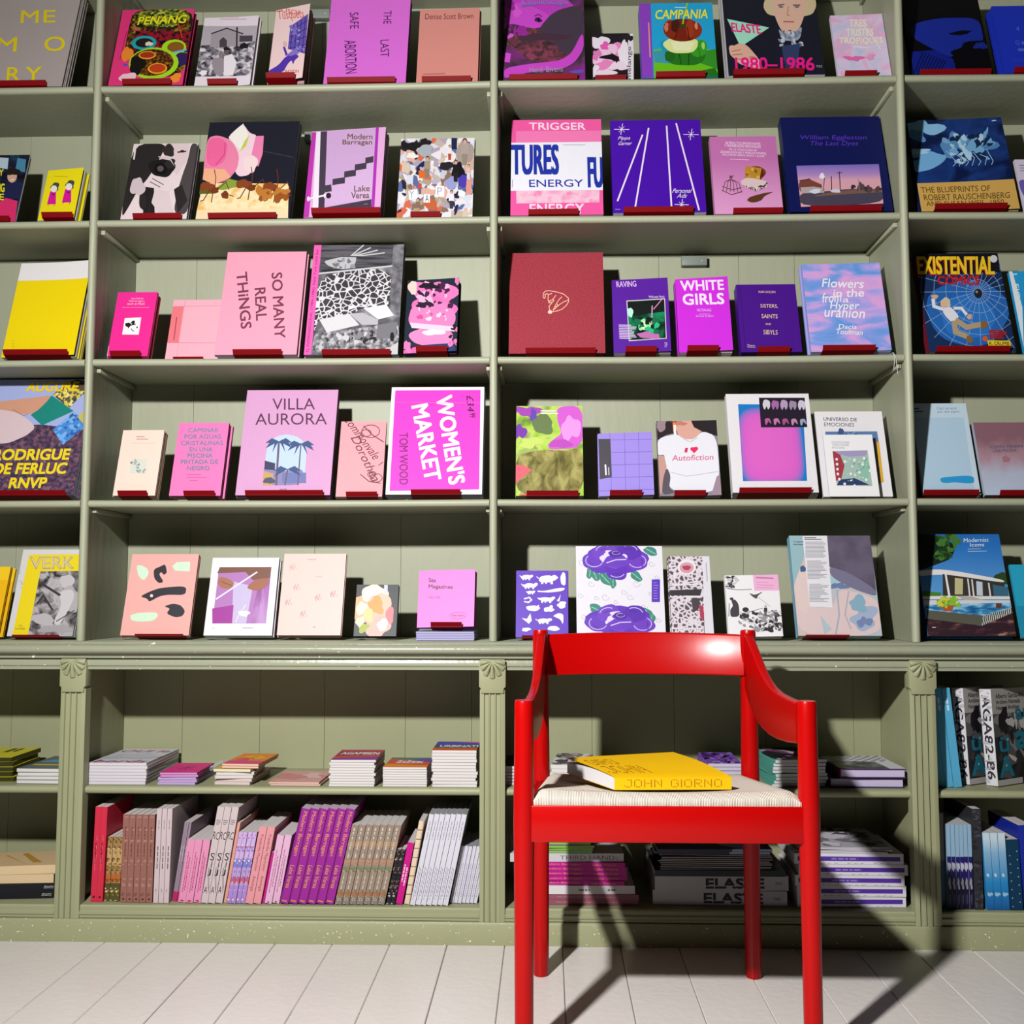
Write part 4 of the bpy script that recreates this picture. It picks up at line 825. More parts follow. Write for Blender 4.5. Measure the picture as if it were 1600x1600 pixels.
display('d', [(1086, 622), (1490, 626), (1572, 1108), (1066, 1108)], 2, 2, .012, '10204c', 'blueprint blue book with a tan paper band at its foot', (1140, 1518), pg='c8b890', bow=.008, art=[
    Rc(1050, 610, 1590, 940, PM('noise', 12, [(.4, '0e1c48'), (.55, '1c3c80'), (.68, '16306c')], 5, .6)), Bl(1150, 660, 70, 40, '8cc4ec', 4, .4), Bl(1110, 690, 40, 30, '5a98d0', 14, .4), Pg([(1060, 750), (1150, 760), (1220, 790), (1250, 785), (1215, 830), (1150, 865), (1060, 880)], '78b4e4'), Pg([(1062, 800), (1115, 800), (1100, 812), (1066, 815)], '12285c'), Bl(1110, 770, 60, 12, 'a8d8f4', 5, .3), Bl(1290, 740, 60, 60, '5a90c4', 7, .45), Bl(1390, 740, 60, 44, '5088bc', 8, .45), Sc(1240, 690, 1450, 830, 40, ['b8dcf0', '78b0dc', '14284c'], 6, 14, 5, 2.2)]+[Ln([(1240+i*30, 770+(i%3)*12), (1280+i*28, 830-(i%2)*20), (1260+i*30, 850)], 3, 'a8d0ec') for i in range(7)]+
    [Pg([(1050, 938), (1560, 932), (1580, 1112), (1050, 1112)], 'd8ac58'), Tx('THE BLUEPRINTS OF', 1086, 960, 1428, 994, '6c4c20', b=.008), Tx('ROBERT RAUSCHENBERG', 1092, 1004, 1522, 1040, '6c4c20', b=.008), Tx('AND SUSAN WEIL, 1950', 1098, 1046, 1492, 1080, '6c4c20', b=.008), Ln([(1450, 640), (1468, 640)], 4, 'c8d8ec')])
display('d', [(1588, 830), (1800, 830), (1830, 1108), (1606, 1108)], 2, 1, .012, 'dcd4e8', 'pale lilac book at right edge, second shelf', None, art=[Bl(1640, 980, 40, 60, '7060b8', 3), Lines(1610, 860, 1700, 3, 14, 4, '8c84a0')])
# ---- third shelf
display('e', [(124, 192), (500, 180), (432, 690), (6, 696)], 3, 3, .008, 'f8dc08', 'large yellow pad with a plain white strip across its top', (18, 385), bow=.014, pg='c4c0c4', art=[Pg([(124, 188), (500, 178), (496, 270), (100, 278)], 'f0ecec'), Lines(70, 600, 80, 4, 16, 3, 'b89c10')])
display('e', [(660, 352), (886, 350), (838, 698), (608, 695)], 3, 3, .010, 'f22a96', 'small hot pink paperback with a white square vignette', (614, 788), pg='c8606c', back='d83060', art=[
    Tx('Juan Gómez', 736, 380, 804, 392, 'fbd8ea'), Tx('Cómo ser negro y', 722, 394, 812, 406, 'fbd8ea'), Tx('morir en Miami', 714, 408, 812, 420, 'fbd8ea'), Lines(685, 434, 842, 1, 4, 2.5, 'f898c8', mn=.99), Pg([(702, 492), (796, 488), (784, 582), (690, 580)], 'fbf4f6'), Bl(722, 528, 15, 13, '1c1a1c', 3, .15), Bl(750, 515, 12, 9, '1c1a1c', 5, .2), Ln([(722, 545), (735, 530), (765, 525)], 6, '1c1a1c'), Ln([(740, 548), (748, 560), (758, 562)], 4, '1c1a1c'), El(774, 542, 4, 5, '1c1a1c'), Lines(655, 668, 795, 1, 4, 2.5, 'f890c0'), Pg([(606, 640), (618, 640), (610, 700), (598, 700)], 'fbe8f2')])
display('e', [(966, 396), (1260, 392), (1240, 724), (934, 724)], 3, 2, .006, 'f6b4c4', 'light pink booklet with coral panel, half hidden', (975, 1148), pg='e8a8b8', Yf=.108, art=[Pg([(962, 430), (1024, 428), (1006, 622), (944, 618)], 'f07c84'), Ln([(1030, 396), (1000, 724)], 2, 'e08ca0'), Ln([(962, 430), (1260, 424)], 2, 'e08ca0'), Ln([(945, 620), (1250, 622)], 2, 'e08ca0'), Ln([(988, 485), (980, 605)], 5, 'a83c54')])
display('e', [(1285, 122), (1732, 122), (1685, 690), (1218, 688)], 3, 3, .012, 'f4a4bc', 'tall light pink book with brown capitals running down', (1315, 1594), pg='c8b8c8', art=[
    Tx('SO MANY', 1546, 236, 1608, 600, '7a3c54', rot=-86, b=.02), Tx('REAL', 1446, 320, 1508, 500, '7a3c54', rot=-86, b=.02), Tx('THiNGS', 1350, 232, 1412, 545, '7a3c54', rot=-84, b=.02)])
display('f', [(316, 58), (830, 64), (806, 690), (272, 686)], 3, 3, .010, '6a686c', 'grey photo book of lattice facade with pink strip', (368, 760), pg='8a8a90', art=[
    Rc(270, 50, 840, 700, PM('noise', 20, [(.35, '3c3a40'), (.5, '6c6a70'), (.65, 'a4a2a8')], 8)), Pg([(355, 60), (770, 60), (760, 190), (355, 215)], PM('noise', 30, [(.35, '333238'), (.6, '66646a')], 6, stretch=(.3, 1, 4)))]+[Ln([(520, 130), (600+i*40, 62+i*16)], 7, 'c8c8cc') for i in range(4)]+[Pg([(370, 150), (460, 120), (560, 125), (555, 165), (530, 195), (470, 200), (400, 180)], 'c0c0c4'), Sc(430, 140, 545, 190, 14, ['77757c', '9a989e'], 6, 12, 4), Ln([(360, 150), (470, 125), (590, 130)], 7, '4a484e'),
    Pg([(345, 225), (765, 190), (750, 420), (720, 440), (600, 420), (520, 470), (350, 480), (328, 560), (325, 500)], PM('edge', 60, [(.0, 'e4e2e6'), (.13, 'e4e2e6'), (.17, '46444a'), (1, '38363c')])), Ln([(345, 222), (768, 186)], 9, 'd0d0d4'), Pg([(770, 70), (828, 66), (815, 480), (755, 440)], PM('noise', 40, [(.4, '605e64'), (.6, '8a888e')], 5)),
    Pg([(355, 485), (525, 455), (585, 520), (400, 560)], 'dcdade'), Pg([(525, 455), (600, 450), (690, 490), (690, 520), (600, 520)], 'bcbac0'), Pg([(605, 425), (735, 405), (780, 470), (690, 490)], 'e6e4e8'), Pg([(330, 560), (400, 560), (690, 525), (810, 500), (810, 690), (315, 688)], PM('noise', 65, [(.36, '3c3a40'), (.5, '8a888e'), (.62, 'c8c6ca')], 8)), Pg([(690, 520), (800, 505), (790, 600), (680, 600)], '7c7a80'), Sc(450, 565, 680, 620, 40, ['2c2a30', '5c5a60', 'd0ced2', '8c8a90'], 6, 14, 5), Pg([(700, 690), (806, 620), (806, 692)], 'cac8cc'), El(772, 590, 12, 26, '1c1a20'),
    Pg([(316, 58), (358, 58), (314, 688), (272, 686)], 'f064b8'), Tx('EL INTERNACIONAL (1984–1986). New York sushi bar', 305, 80, 325, 672, 'b0205c', rot=86, b=.012)])
display('f', [(880, 300), (1150, 270), (1142, 690), (838, 700)], 3, 3, .012, '1c2638', 'small dark book with a splashed bright pink shape', (908, 1086), pg='3a1c30', opn=5, back='301828', art=[
    Bl(1020, 360, 105, 75, 'f07cbc', 3, .25), Bl(1010, 440, 110, 70, 'ee74b8', 4, .2), Pg([(900, 420), (1110, 400), (1140, 500), (1100, 560), (900, 550), (870, 510)], 'f284c0'), Bl(1000, 600, 130, 55, 'f48cc4', 6, .08), Pg([(880, 520), (1120, 540), (1130, 570), (890, 550)], 'f8d0e4'), Bl(1010, 575, 60, 18, 'fbe4f0', 7), Sc(930, 310, 1110, 430, 26, ['2a1830', '4a1c48', 'f8b4d8'], 7, 16, 6, 2.2), Bl(990, 320, 40, 18, '1c1424', 8, .4), Bl(960, 420, 40, 16, '281830', 9, .4), Sc(920, 440, 1090, 510, 12, ['fbdcec', 'd850a0'], 5, 12, 8), Bl(900, 690, 60, 30, 'e868ac', 12, .4), Pg([(950, 650), (1130, 640), (1135, 690), (940, 695)], '22386a'), Bl(905, 335, 20, 40, 'e8d0c8', 13, .2), Bl(860, 660, 20, 40, 'f07cbc', 14, .4), Sc(1100, 540, 1145, 660, 10, ['f07cbc', '14141c'], 6, 14, 9), Bl(1140, 285, 14, 24, 'f07cbc', 22, .3)])
display('g', [(98, 122), (628, 132), (640, 698), (90, 694)], 3, 1, .034, 'a83c48', 'large brick red cloth book with a small cream line drawing', (186, 586), hard=True, pg='7c2c38', art=[
    Rc(80, 110, 650, 710, PM('noise', 260, [(.35, '9c3442'), (.65, 'ae424e')], 2))]+[Ln(p, 4, 'f8c8a8') for p in ([(288, 378), (290, 355), (302, 343), (320, 341), (360, 348), (405, 362), (432, 385), (434, 405), (420, 428), (395, 448), (365, 458), (330, 462)], [(288, 378), (296, 384), (302, 372), (296, 360)], [(300, 362), (312, 358), (318, 366), (328, 360), (340, 358)], [(318, 366), (316, 390), (322, 412), (330, 400)], [(322, 400), (340, 395), (362, 368)], [(330, 412), (350, 400), (345, 390)], [(326, 455), (322, 430), (340, 410)], [(345, 452), (362, 420), (380, 392), (396, 378)], [(356, 435), (375, 430), (368, 418)], [(430, 398), (400, 410), (370, 430), (345, 455)])]+[El(328, 463, 13, 10, 'fcd8bc')])
display('g', [(700, 294), (1003, 270), (1012, 664), (688, 686)], 3, 2, .014, '5a1ca0', 'violet paperback with a neon green nightclub photo', (756, 934), pg='d4ccc4', opn=4, art=[
    Tx('RAVING', 724, 296, 832, 326, 'e8c8f0', b=.012, rot=4), Tx('McKenzie Wark', 898, 366, 984, 378, 'f4e4f8', rot=2), Pg([(774, 398), (986, 380), (988, 596), (776, 616)], 'e8dcd8'), Pg([(778, 402), (982, 384), (984, 593), (780, 611)], PM('noise', 22, [(.36, '0a0f10'), (.5, '0c3c2c'), (.62, '10905c'), (.7, '0a1a18')], 5, .5)), Pg([(780, 405), (980, 386), (980, 450), (780, 480)], '0c1412'), Bl(792, 460, 14, 28, 'b8fce0', 3), Bl(865, 525, 30, 34, '90f0a0', 4, .3), Bl(865, 528, 16, 20, 'e8fcc8', 5, .3), Bl(890, 580, 70, 18, 'c070b0', 6, .2), Ln([(968, 386), (920, 440)], 5, 'e088c0'), Ln([(914, 420), (906, 540)], 6, 'd8a0c8'), Sc(820, 480, 970, 560, 16, ['0a1412', '146c48', '20c080'], 6, 18, 7), Lines(724, 530, 828, 9, 9, 5, 'dcc4ec'), Tx('D P', 976, 618, 990, 645, 'e8d0f0')])
display('g', [(1044, 292), (1340, 262), (1362, 660), (1060, 690)], 3, 2, .016, 'd22ce0', 'bright magenta paperback with two bold lines of white capitals', (1108, 1286), pg='e0d8d0', opn=5, spine='7a1c9a', back='6a1890', art=[
    Tx('WHITE', 1072, 290, 1318, 346, 'f8e4fc', b=.035, rot=4), Tx('GIRLS', 1084, 362, 1318, 424, 'f8e4fc', b=.035, rot=4), Tx('HILTON ALS', 1164, 446, 1244, 460, 'f4c8f8', rot=3), Tx('Introduction by', 1176, 470, 1238, 480, 'f0b8f4', rot=3), Tx('Emma Dabiri', 1158, 480, 1256, 490, 'f0b8f4', rot=3), Lines(1178, 650, 1248, 1, 5, 4, 'f0c0f4')])
display('h', [(96, 284), (410, 278), (445, 636), (128, 648)], 3, 1, .034, '4a128c', 'violet cloth hardback with stacked cream small capitals', (220, 388), hard=True, pg='5c2c9a', art=[
    Tx('NAN GOLDIN', 218, 316, 306, 328, 'f0d4a8'), Tx('SISTERS,', 228, 388, 320, 410, 'f2d0a8'), Tx('SAINTS', 234, 442, 318, 464, 'f2d0a8'), Tx('AND', 254, 490, 284, 500, 'f2d0a8'), Tx('SIBYLS', 244, 526, 318, 550, 'f2d0a8'), Tx('Thames', 158, 606, 200, 614, 'f0d4a8'), Tx('Hudson', 160, 615, 202, 623, 'f0d4a8'), Ln([(118, 290), (150, 645)], 2, '380c70')])
display('h', [(450, 176), (836, 174), (908, 620), (492, 642)], 3, 4, .007, 'a4a8ec', 'blue and lilac marbled zine with wavy hand lettering', (556, 832), pg='d0d0f0', bow=.006, name='magazine', cat='magazine', art=[
    Rc(440, 160, 920, 650, PM('noise', 9, [(.32, '5c9ce4'), (.44, '8ca4ec'), (.52, 'c4a8ec'), (.6, 'e8a8e0'), (.68, 'a4b0f0')], 4, 1.0, stretch=(.8, 1, 2)))]+
    [Tx(s, x0, y0, x1, y1, 'f8f4fc', b=.012, sh=.1, rot=r) for s, x0, y0, x1, y1, r in (('Flowers', 556, 252, 764, 296, -2), ('in the', 612, 302, 766, 344, 1), ('from', 554, 322, 652, 372, 4), ('a', 660, 352, 690, 372, 0), ('Hyper', 596, 370, 742, 418, 0), ('uranion', 566, 402, 772, 452, -2), ('Dacia', 640, 486, 732, 512, 0), ('Toufman', 624, 514, 762, 542, -2))])
display('h', [(1072, 118), (1482, 122), (1560, 622), (1108, 628)], 3, 2, .012, '12121c', 'blue comic with yellow block title and running figure', (1152, 1540), spine='8a141c', pg='8c8c90', art=[
    Rc(1060, 110, 1570, 640, '16305c'), Bl(1320, 420, 200, 180, '2468b8', 3, .06), Bl(1320, 440, 130, 120, '2c78cc', 4, .06)]+[Ln([(1380, 310), (1380+340*math.cos(R_(a)), 310+340*math.sin(R_(a)))], 2.2, '9cb4d8') for a in range(0, 360, 15)]+[Ln([(1380+r*math.cos(R_(a)), 310+r*math.sin(R_(a))) for a in range(0, 361, 15)], 2.2, '9cb4d8') for r in (60, 110, 165, 225, 290)]+
    [Pg([(1060, 100), (1480, 100), (1490, 215), (1070, 220)], '14141e'), Tx('EXISTENTIAL', 1076, 140, 1464, 230, 'a01818', b=.03, rot=-1), Tx('EXISTENTIAL', 1082, 134, 1466, 224, 'f8d028', b=.03, rot=-1), Tx('COMICS', 1178, 232, 1388, 276, 'c81c24', b=.04, rot=-1), El(1462, 150, 18, 18, 'd8d8e0'), El(1378, 320, 20, 24, '20242c'), El(1372, 312, 6, 7, '90949c'),
     Pg([(1190, 395), (1235, 385), (1275, 435), (1262, 462), (1235, 470), (1200, 430)], 'ecebf0'), Ln([(1195, 400), (1150, 385), (1148, 345)], 17, 'ecebf0'), Bl(1158, 335, 16, 12, 'e0b090', 3), Ln([(1250, 395), (1290, 395), (1315, 430)], 15, 'ecebf0'), Bl(1328, 440, 14, 13, 'e0b090', 5), Bl(1212, 365, 28, 22, 'd8c8a8', 6), El(1200, 375, 16, 18, 'e4bca0'), Ln([(1255, 455), (1310, 495), (1385, 480)], 28, 'b8a080'), Bl(1400, 482, 16, 24, '8a6838', 7), Ln([(1248, 460), (1252, 520), (1310, 545)], 28, 'b8a080'), Bl(1322, 560, 15, 22, '8a6838', 8), Lines(1425, 512, 1520, 5, 10, 8, 'a82424'), El(1402, 556, 14, 14, 'd8642c'), Pg([(1412, 565), (1530, 567), (1534, 597), (1418, 595)], 'f4d428'), Tx('R. CRUMB', 1422, 572, 1524, 590, '1c1a20', b=.02)])
display('h', [(1552, 212), (1830, 212), (1880, 630), (1604, 632)], 3, 1, .012, '28a0dc', 'sky blue book with white letters at right edge', None, pg='d8e4f0', art=[Pg([(1550, 210), (1570, 210), (1610, 400), (1600, 632)], 'e8f2f8'), Tx('L. FIO', 1574, 225, 1600, 360, 'f0f6fa', rot=-86), Bl(1700, 400, 80, 100, '1c7cc0', 4)])
# ---- fourth shelf
SKIN = PM('noise', 120, [(.4, 'd8a898'), (.6, 'e4bcb0')], 3)
display('e', [(-280, 842), (474, 845), (415, 1495), (-360, 1490)], 4, 3, .012, '3c4456', 'large halftone photo book with hands and yellow slab letters', (-320, 360), pg='b0b4bc', art=[
    Pg([(-290, 830), (480, 835), (440, 1200), (-340, 1100)], 'a8b4e4'), Pg([(-300, 1100), (200, 1100), (450, 1130), (420, 1500), (-360, 1500)], PM('noise', 80, [(.38, '2e3448'), (.5, '5c3c58'), (.62, '7c5c68')], 6)), Pg([(300, 870), (380, 845), (470, 870), (430, 930), (330, 940)], '5a4c3c'), Pg([(245, 930), (310, 870), (430, 915), (345, 1010)], PM('vor', 130, [(0, 'd8c84c'), (.35, '6a6050'), (.6, 'f0e488'), (.85, '4c4440')], const=True)), Pg([(130, 1045), (240, 935), (375, 1025), (200, 1105)], '18887c'), Pg([(265, 1130), (375, 1030), (470, 1100), (330, 1215)], PM('vor', 110, [(0, '4c8cd8'), (.5, '78b4f0'), (.8, '3464b0')], const=True)), Pg([(400, 1060), (468, 985), (470, 1080), (440, 1100)], 'c8bc60'), Pg([(-100, 970), (150, 945), (250, 930), (150, 1040), (60, 1040), (-100, 1010)], 'd49c80'), Pg([(-100, 1005), (60, 1030), (170, 1110), (120, 1160), (0, 1210), (-100, 1190)], 'dcc4c8'), Ln([(20, 1010), (90, 1050), (110, 1040)], 4, 'a87c78'), Sc(-50, 1180, 410, 1480, 60, ['68486a', '30364c', '7a6474'], 5, 10, 3),
    Tx('AUGURE', 92, 858, 390, 914, 'f0d01c', b=.045, sh=.15), Tx('RODRIGUE', -60, 1236, 378, 1300, 'f4d820', b=.045, sh=.15), Tx('DE FERLUC', -50, 1314, 366, 1378, 'f4d820', b=.045, sh=.15), Tx('RNVP', 48, 1396, 260, 1456, 'f4d820', b=.045, sh=.15)])
display('e', [(708, 1136), (940, 1134), (880, 1510), (640, 1505)], 4, 4, .007, 'f6dccc', 'small cream paperback with a pale patterned square', (658, 826), pg='e8d0c0', back='c89880', art=[Lines(780, 1172, 850, 2, 14, 5, 'c89898'), Lines(752, 1208, 890, 1, 4, 2, 'dcb8ac', mn=.99), Pg([(754, 1300), (838, 1298), (826, 1382), (740, 1376)], 'd8dcd0'), Sc(748, 1305, 828, 1372, 14, ['7c8c88', 'a8b4ac'], 4, 8, 3)])
display('e', [(1024, 1094), (1302, 1094), (1252, 1508), (960, 1508)], 4, 3, .009, 'f47cbc', 'bright pink paperback filled with grey blue capitals', (1034, 1212), pg='c88498', back='8a3058', art=[Tx(s, a, y, b_, y+25, '6488a4', b=.02) for s, a, b_, y in (('CAMINAR', 1074, 1244, 1122), ('POR AGUAS', 1052, 1256, 1158), ('CRISTALINAS', 1032, 1268, 1194), ('EN UNA', 1080, 1210, 1230), ('PISCINA', 1068, 1210, 1265), ('PINTADA DE', 1030, 1240, 1300), ('NEGRO', 1064, 1192, 1337))]+[Lines(1062, 1387, 1185, 2, 16, 2.5, 'd860a0'), Lines(1080, 1420, 1150, 1, 5, 2.5, 'd860a0')])
display('f', [(-50, 906), (466, 908), (420, 1508), (-118, 1508)], 4, 2, .016, 'd8a0cc', 'large mauve hardback with an arched palm tree photo', (-70, 376), hard=True, pg='9a8ca4', back='c088b8', art=[
    Tx('VILLA', 92, 955, 334, 1020, '5c3450'), Tx('AURORA', -5, 1040, 402, 1106, '5c3450'), Pg([(36, 1452), (60, 1240), (80, 1200), (120, 1170), (170, 1160), (225, 1170), (265, 1195), (290, 1240), (272, 1452)], 'c0d4f4'), Pg([(50, 1310), (110, 1330), (110, 1380), (270, 1350), (272, 1452), (36, 1452)], '8c84b4'), Pg([(50, 1310), (110, 1326), (106, 1366), (48, 1360)], '3c3c5c'), Pg([(44, 1370), (100, 1385), (95, 1452), (38, 1452)], 'c8a060'), Rc(150, 1380, 285, 1440, '7078b0'), Bl(75, 1425, 30, 20, '4c5468', 8)]+
    [e for (x, y, b_) in ((130, 1200, 115), (255, 1215, 238), (180, 1360, 165)) for e in [Ln([(x, y), (b_, 1452)], 12 if y < 1210 else 7, '6c5c70')]+[Pg([(x, y), (x+sx*40, y-20+sy*10), (x+sx*75, y+sy*40), (x+sx*30, y+8+sy*8)], '3c5484') for sx, sy in ((1, 1), (-1, 1), (1, .2), (-1, .2), (.5, 1.6), (-.5, 1.6), (.9, .6))][:7 if y < 1300 else 4]]+[Tx('HATJE', 136, 1472, 174, 1482, '7c5070')])
display('f', [(476, 1086), (726, 1086), (716, 1506), (452, 1508)], 4, 2, .008, 'f2a4ac', 'narrow salmon pink paperback with diagonal brown script', (506, 684), pg='e8b8bc', art=[
    Tx('Dorothea', 480, 1270, 760, 1320, '6c2c38', sh=.3, rot=-62), Tx('Commonvale', 450, 1150, 740, 1200, '6c2c38', sh=.3, rot=-52)]+[Ln([(x+r*math.cos(R_(a)), y+r*.7*math.sin(R_(a))) for a in range(0, 400, 25)], 4, '6c2c38') for x, y, r in ((640, 1140, 50), (615, 1150, 28), (680, 1400, 34), (655, 1380, 24))]+[Ln([(600, 1110), (650, 1160), (715, 1200)], 5, '6c2c38'), Ln([(690, 1330), (715, 1310)], 4, '6c2c38'), Ln([(590, 1380), (640, 1420), (705, 1430)], 5, '6c2c38')])
display('f', [(750, 898), (1286, 884), (1284, 1508), (736, 1512)], 4, 3, .011, 'f8f2f6', 'white bordered magenta book with painted white letters', (876, 1160), pg='a8a8b8', art=[
    Pg([(770, 915), (1264, 902), (1268, 1480), (758, 1492)], 'f23ccc'), Tx('WOMEN\'S', 1047, 936, 1147, 1454, 'fcf4fa', rot=-80, b=.035), Tx('MARKET', 910, 990, 1006, 1436, 'fcf4fa', rot=-78, b=.035), Tx('TOM WOOD', 806, 1160, 856, 1456, '8c1c80', rot=-88, b=.015), Tx('£34', 1186, 940, 1226, 1032, '3c0c3c', rot=-85, sh=.2), Tx('99', 1202, 1040, 1236, 1066, '3c0c3c', rot=-88), Ln([(770, 986), (1264, 980)], 2, 'f478dc')])
display('g', [(140, 1000), (518, 996), (516, 1486), (130, 1488)], 4, 2, .010, '9c9450', 'lime, violet and olive painted landscape book', (192, 488), pg='8c8c80', art=[
    Rc(120, 980, 530, 1500, PM('noise', 13, [(.34, '5c7c38'), (.46, 'a8d048'), (.55, 'c4e068'), (.66, '8c9c5c')], 4, .6)), Bl(210, 1030, 60, 34, 'a848b8', 3, .35), Bl(240, 1060, 24, 40, '6a48b4', 23, .3), Bl(155, 1140, 34, 44, '7c3cb0', 4, .3), Bl(290, 1100, 66, 50, '6c8050', 6, .2), Pg([(370, 1000), (520, 996), (520, 1225), (330, 1240), (315, 1215), (350, 1180), (400, 1150), (375, 1090)], 'd860d4'), Bl(450, 1120, 50, 70, 'e89ce8', 7, .25), Bl(390, 1205, 60, 26, 'c050c0', 8, .2), Bl(220, 1200, 60, 30, 'cce070', 9, .3),
    Pg([(130, 1280), (230, 1245), (330, 1238), (420, 1245), (517, 1222), (517, 1490), (130, 1490)], PM('noise', 40, [(.35, '5c5428'), (.5, '8c8444'), (.65, 'b0a864')], 6, .8, stretch=(1, 1, .6), rot=25)), Pg([(130, 1320), (180, 1325), (225, 1350), (180, 1380), (130, 1420)], 'f06474'), Bl(215, 1484, 60, 8, 'e83c48', 5, .3), Lines(278, 1026, 382, 2, 14, 6, 'f4ecf4', mn=.8)])
display('g', [(596, 1168), (892, 1142), (916, 1490), (604, 1508)], 4, 2, .007, 'a08ce4', 'lilac booklet with violet grid lines and dark grey tab', (666, 850), pg='d0ccd8', opn=4, art=[Ln([(x, 1130), (x+14, 1510)], 2, '6c54c0') for x in (660, 740, 818)]+[Ln([(590, y+12), (920, y-10)], 2, '6c54c0') for y in (1190, 1258, 1326, 1396, 1468)]+[Pg([(600, 1196), (664, 1192), (674, 1398), (608, 1414)], '48464e'), Ln([(638, 1332), (642, 1390)], 9, 'e8e4f0'), Ln([(656, 1346), (658, 1390)], 6, 'c0bcd0')])
display('g', [(922, 1092), (1270, 1076), (1298, 1500), (950, 1514)], 4, 2, .007, '6c5c68', 'magazine picturing a white T-shirt with red heart', (1034, 1214), pg='b0a8b0', bow=.006, name='magazine', cat='magazine', art=[
    Rc(910, 1060, 1310, 1520, '8c8490'), Pg([(922, 1092), (1010, 1080), (1050, 1150), (980, 1170), (930, 1200)], '2c2024'), Pg([(1010, 1080), (1130, 1076), (1190, 1140), (1140, 1190), (1060, 1190), (1040, 1140)], 'dca898'), Pg([(1120, 1076), (1275, 1076), (1280, 1170), (1200, 1150), (1140, 1120)], '241a1e'), Bl(1060, 1100, 34, 14, 'c87c70', 4), Bl(950, 1110, 30, 40, '9c848c', 5), Ln([(1022, 1080), (1028, 1150)], 16, 'e88c3c'), Ln([(1028, 1110), (1033, 1195)], 14, 'f4f0f0'), Ln([(1000, 1096), (1040, 1090)], 5, '7c2c2c'),
    Pg([(930, 1190), (1040, 1160), (1080, 1190), (1140, 1190), (1190, 1140), (1270, 1170), (1288, 1380), (1270, 1480), (1100, 1495), (1000, 1470), (1005, 1400), (970, 1350), (975, 1280), (930, 1290)], 'e8e8f0'), Ln([(1010, 1380), (1100, 1400), (1280, 1370)], 4, 'c0c0cc'), Ln([(1080, 1190), (1120, 1205), (1160, 1180)], 4, 'bcbcc8'), Pg([(932, 1290), (970, 1290), (985, 1350), (960, 1500), (948, 1500)], 'c89c90'), Pg([(985, 1350), (1010, 1400), (1000, 1470), (1040, 1490), (960, 1510), (965, 1420)], '5c5460'), Pg([(1270, 1400), (1292, 1380), (1298, 1500), (1240, 1500)], 'a08898'),
    Tx('I', 1088, 1240, 1104, 1266, 'd8285c', sh=.2), Bl(1133, 1246, 13, 11, 'e82464', 3, .05), Bl(1152, 1243, 12, 11, 'e82464', 3, .05), Pg([(1121, 1250), (1163, 1246), (1142, 1270)], 'e82464'), Tx('Autofiction', 1016, 1278, 1252, 1310, 'e0487c', rot=3, sh=.15)])
display('h', [(38, 856), (472, 846), (532, 1354), (84, 1366)], 4, 2, .022, 'ece8ec', 'thick white book with pink panel and tooth chart', (122, 500), pg='c8c4c8', art=[
    Pg([(104, 908), (442, 904), (470, 1296), (136, 1306)], PM('rad', 1, [(0, 'e468cc'), (.35, 'dc64cc'), (.75, '8c74cc'), (1.0, '1c7ccc')], stretch=(1/.088, 1, 1/.120), off=(.03, 0, -1.12))), Pg([(213, 872), (452, 868), (468, 1020), (226, 1026)], '241c2c')]+
    [Pg([(232+i*46, 910), (238+i*46, 884), (252+i*46, 880+(i % 2)*6), (272+i*46, 890), (272+i*46, 920), (262+i*46, 935), (254+i*46, 912), (244+i*46, 938)], ['d8d0dc', 'a868a4', 'b89cc0', '9c8ca8', 'd0c8d8'][i]) for i in range(5)]+[Pg([(244+i*46, 980), (270+i*46, 976), (282+i*46, 1008), (270+i*46, 1000), (264+i*46, 990), (256+i*46, 1014), (248+i*46, 1010)], ['b85c9c', 'c878ac', 'a8548c', 'c088b0', '98a4c0'][i]) for i in range(5)]+[Lines(204, 1338, 420, 1, 5, 4, 'a8a4ac')])
display('h', [(502, 948), (856, 938), (918, 1380), (556, 1390)], 4, 1, .012, 'f0ecf0', 'tall white book titled in grey capitals', (606, 784), pg='c8c8cc', Yf=.075, art=[
    Tx('UNIVERSO DE', 550, 976, 726, 995, '54525c', b=.01), Tx('EMOCIONES', 554, 1004, 712, 1023, '54525c'), Pg([(560, 1052), (832, 1044), (842, 1100), (566, 1110)], '5c80b4'), Sc(570, 1050, 830, 1075, 10, ['86a4cc', '405c8c'], 6, 14, 3), Pg([(828, 1100), (842, 1100), (868, 1305), (856, 1310)], 'e8b020'), Pg([(812, 1080), (828, 1078), (850, 1310), (838, 1330)], '6c6c74')])
display('h', [(552, 1068), (812, 1060), (850, 1362), (588, 1380)], 4, 1, .006, 'f6f4f6', 'small white booklet with dotted patchwork before taller white book', None, Yf=.048, pg='d8d4d8', art=[
    Tx('DE EMOCIONES', 600, 1098, 694, 1110, '9c9aa4'), Tx('Y REACCIONES', 600, 1112, 692, 1122, '9c9aa4'), Tx('EMOCIONES', 602, 1126, 670, 1136, '9c9aa4'), Pg([(604, 1150), (788, 1138), (812, 1314), (626, 1322)], 'a8c4b8'), Pg([(604, 1150), (640, 1155), (668, 1220), (650, 1290), (622, 1300)], 'a83c48'), Pg([(615, 1150), (788, 1140), (780, 1165), (700, 1175), (640, 1165)], 'a89cc8'), Pg([(640, 1292), (720, 1280), (800, 1310), (626, 1322)], '30406c'), Bl(770, 1240, 26, 60, '90c4b0', 3)]+[El(x, y, 7, 7, 'f4f0f4') for x, y in ((626, 1190), (628, 1215), (630, 1240), (632, 1264), (640, 1290), (670, 1200), (720, 1190), (762, 1210), (745, 1250), (800, 1240), (668, 1312), (720, 1318), (770, 1180), (700, 1260), (780, 1285))]+[Sc(660, 1180, 800, 1300, 30, ['e8ece0', '78a894', 'c8d8c0'], 2, 5, 5)])
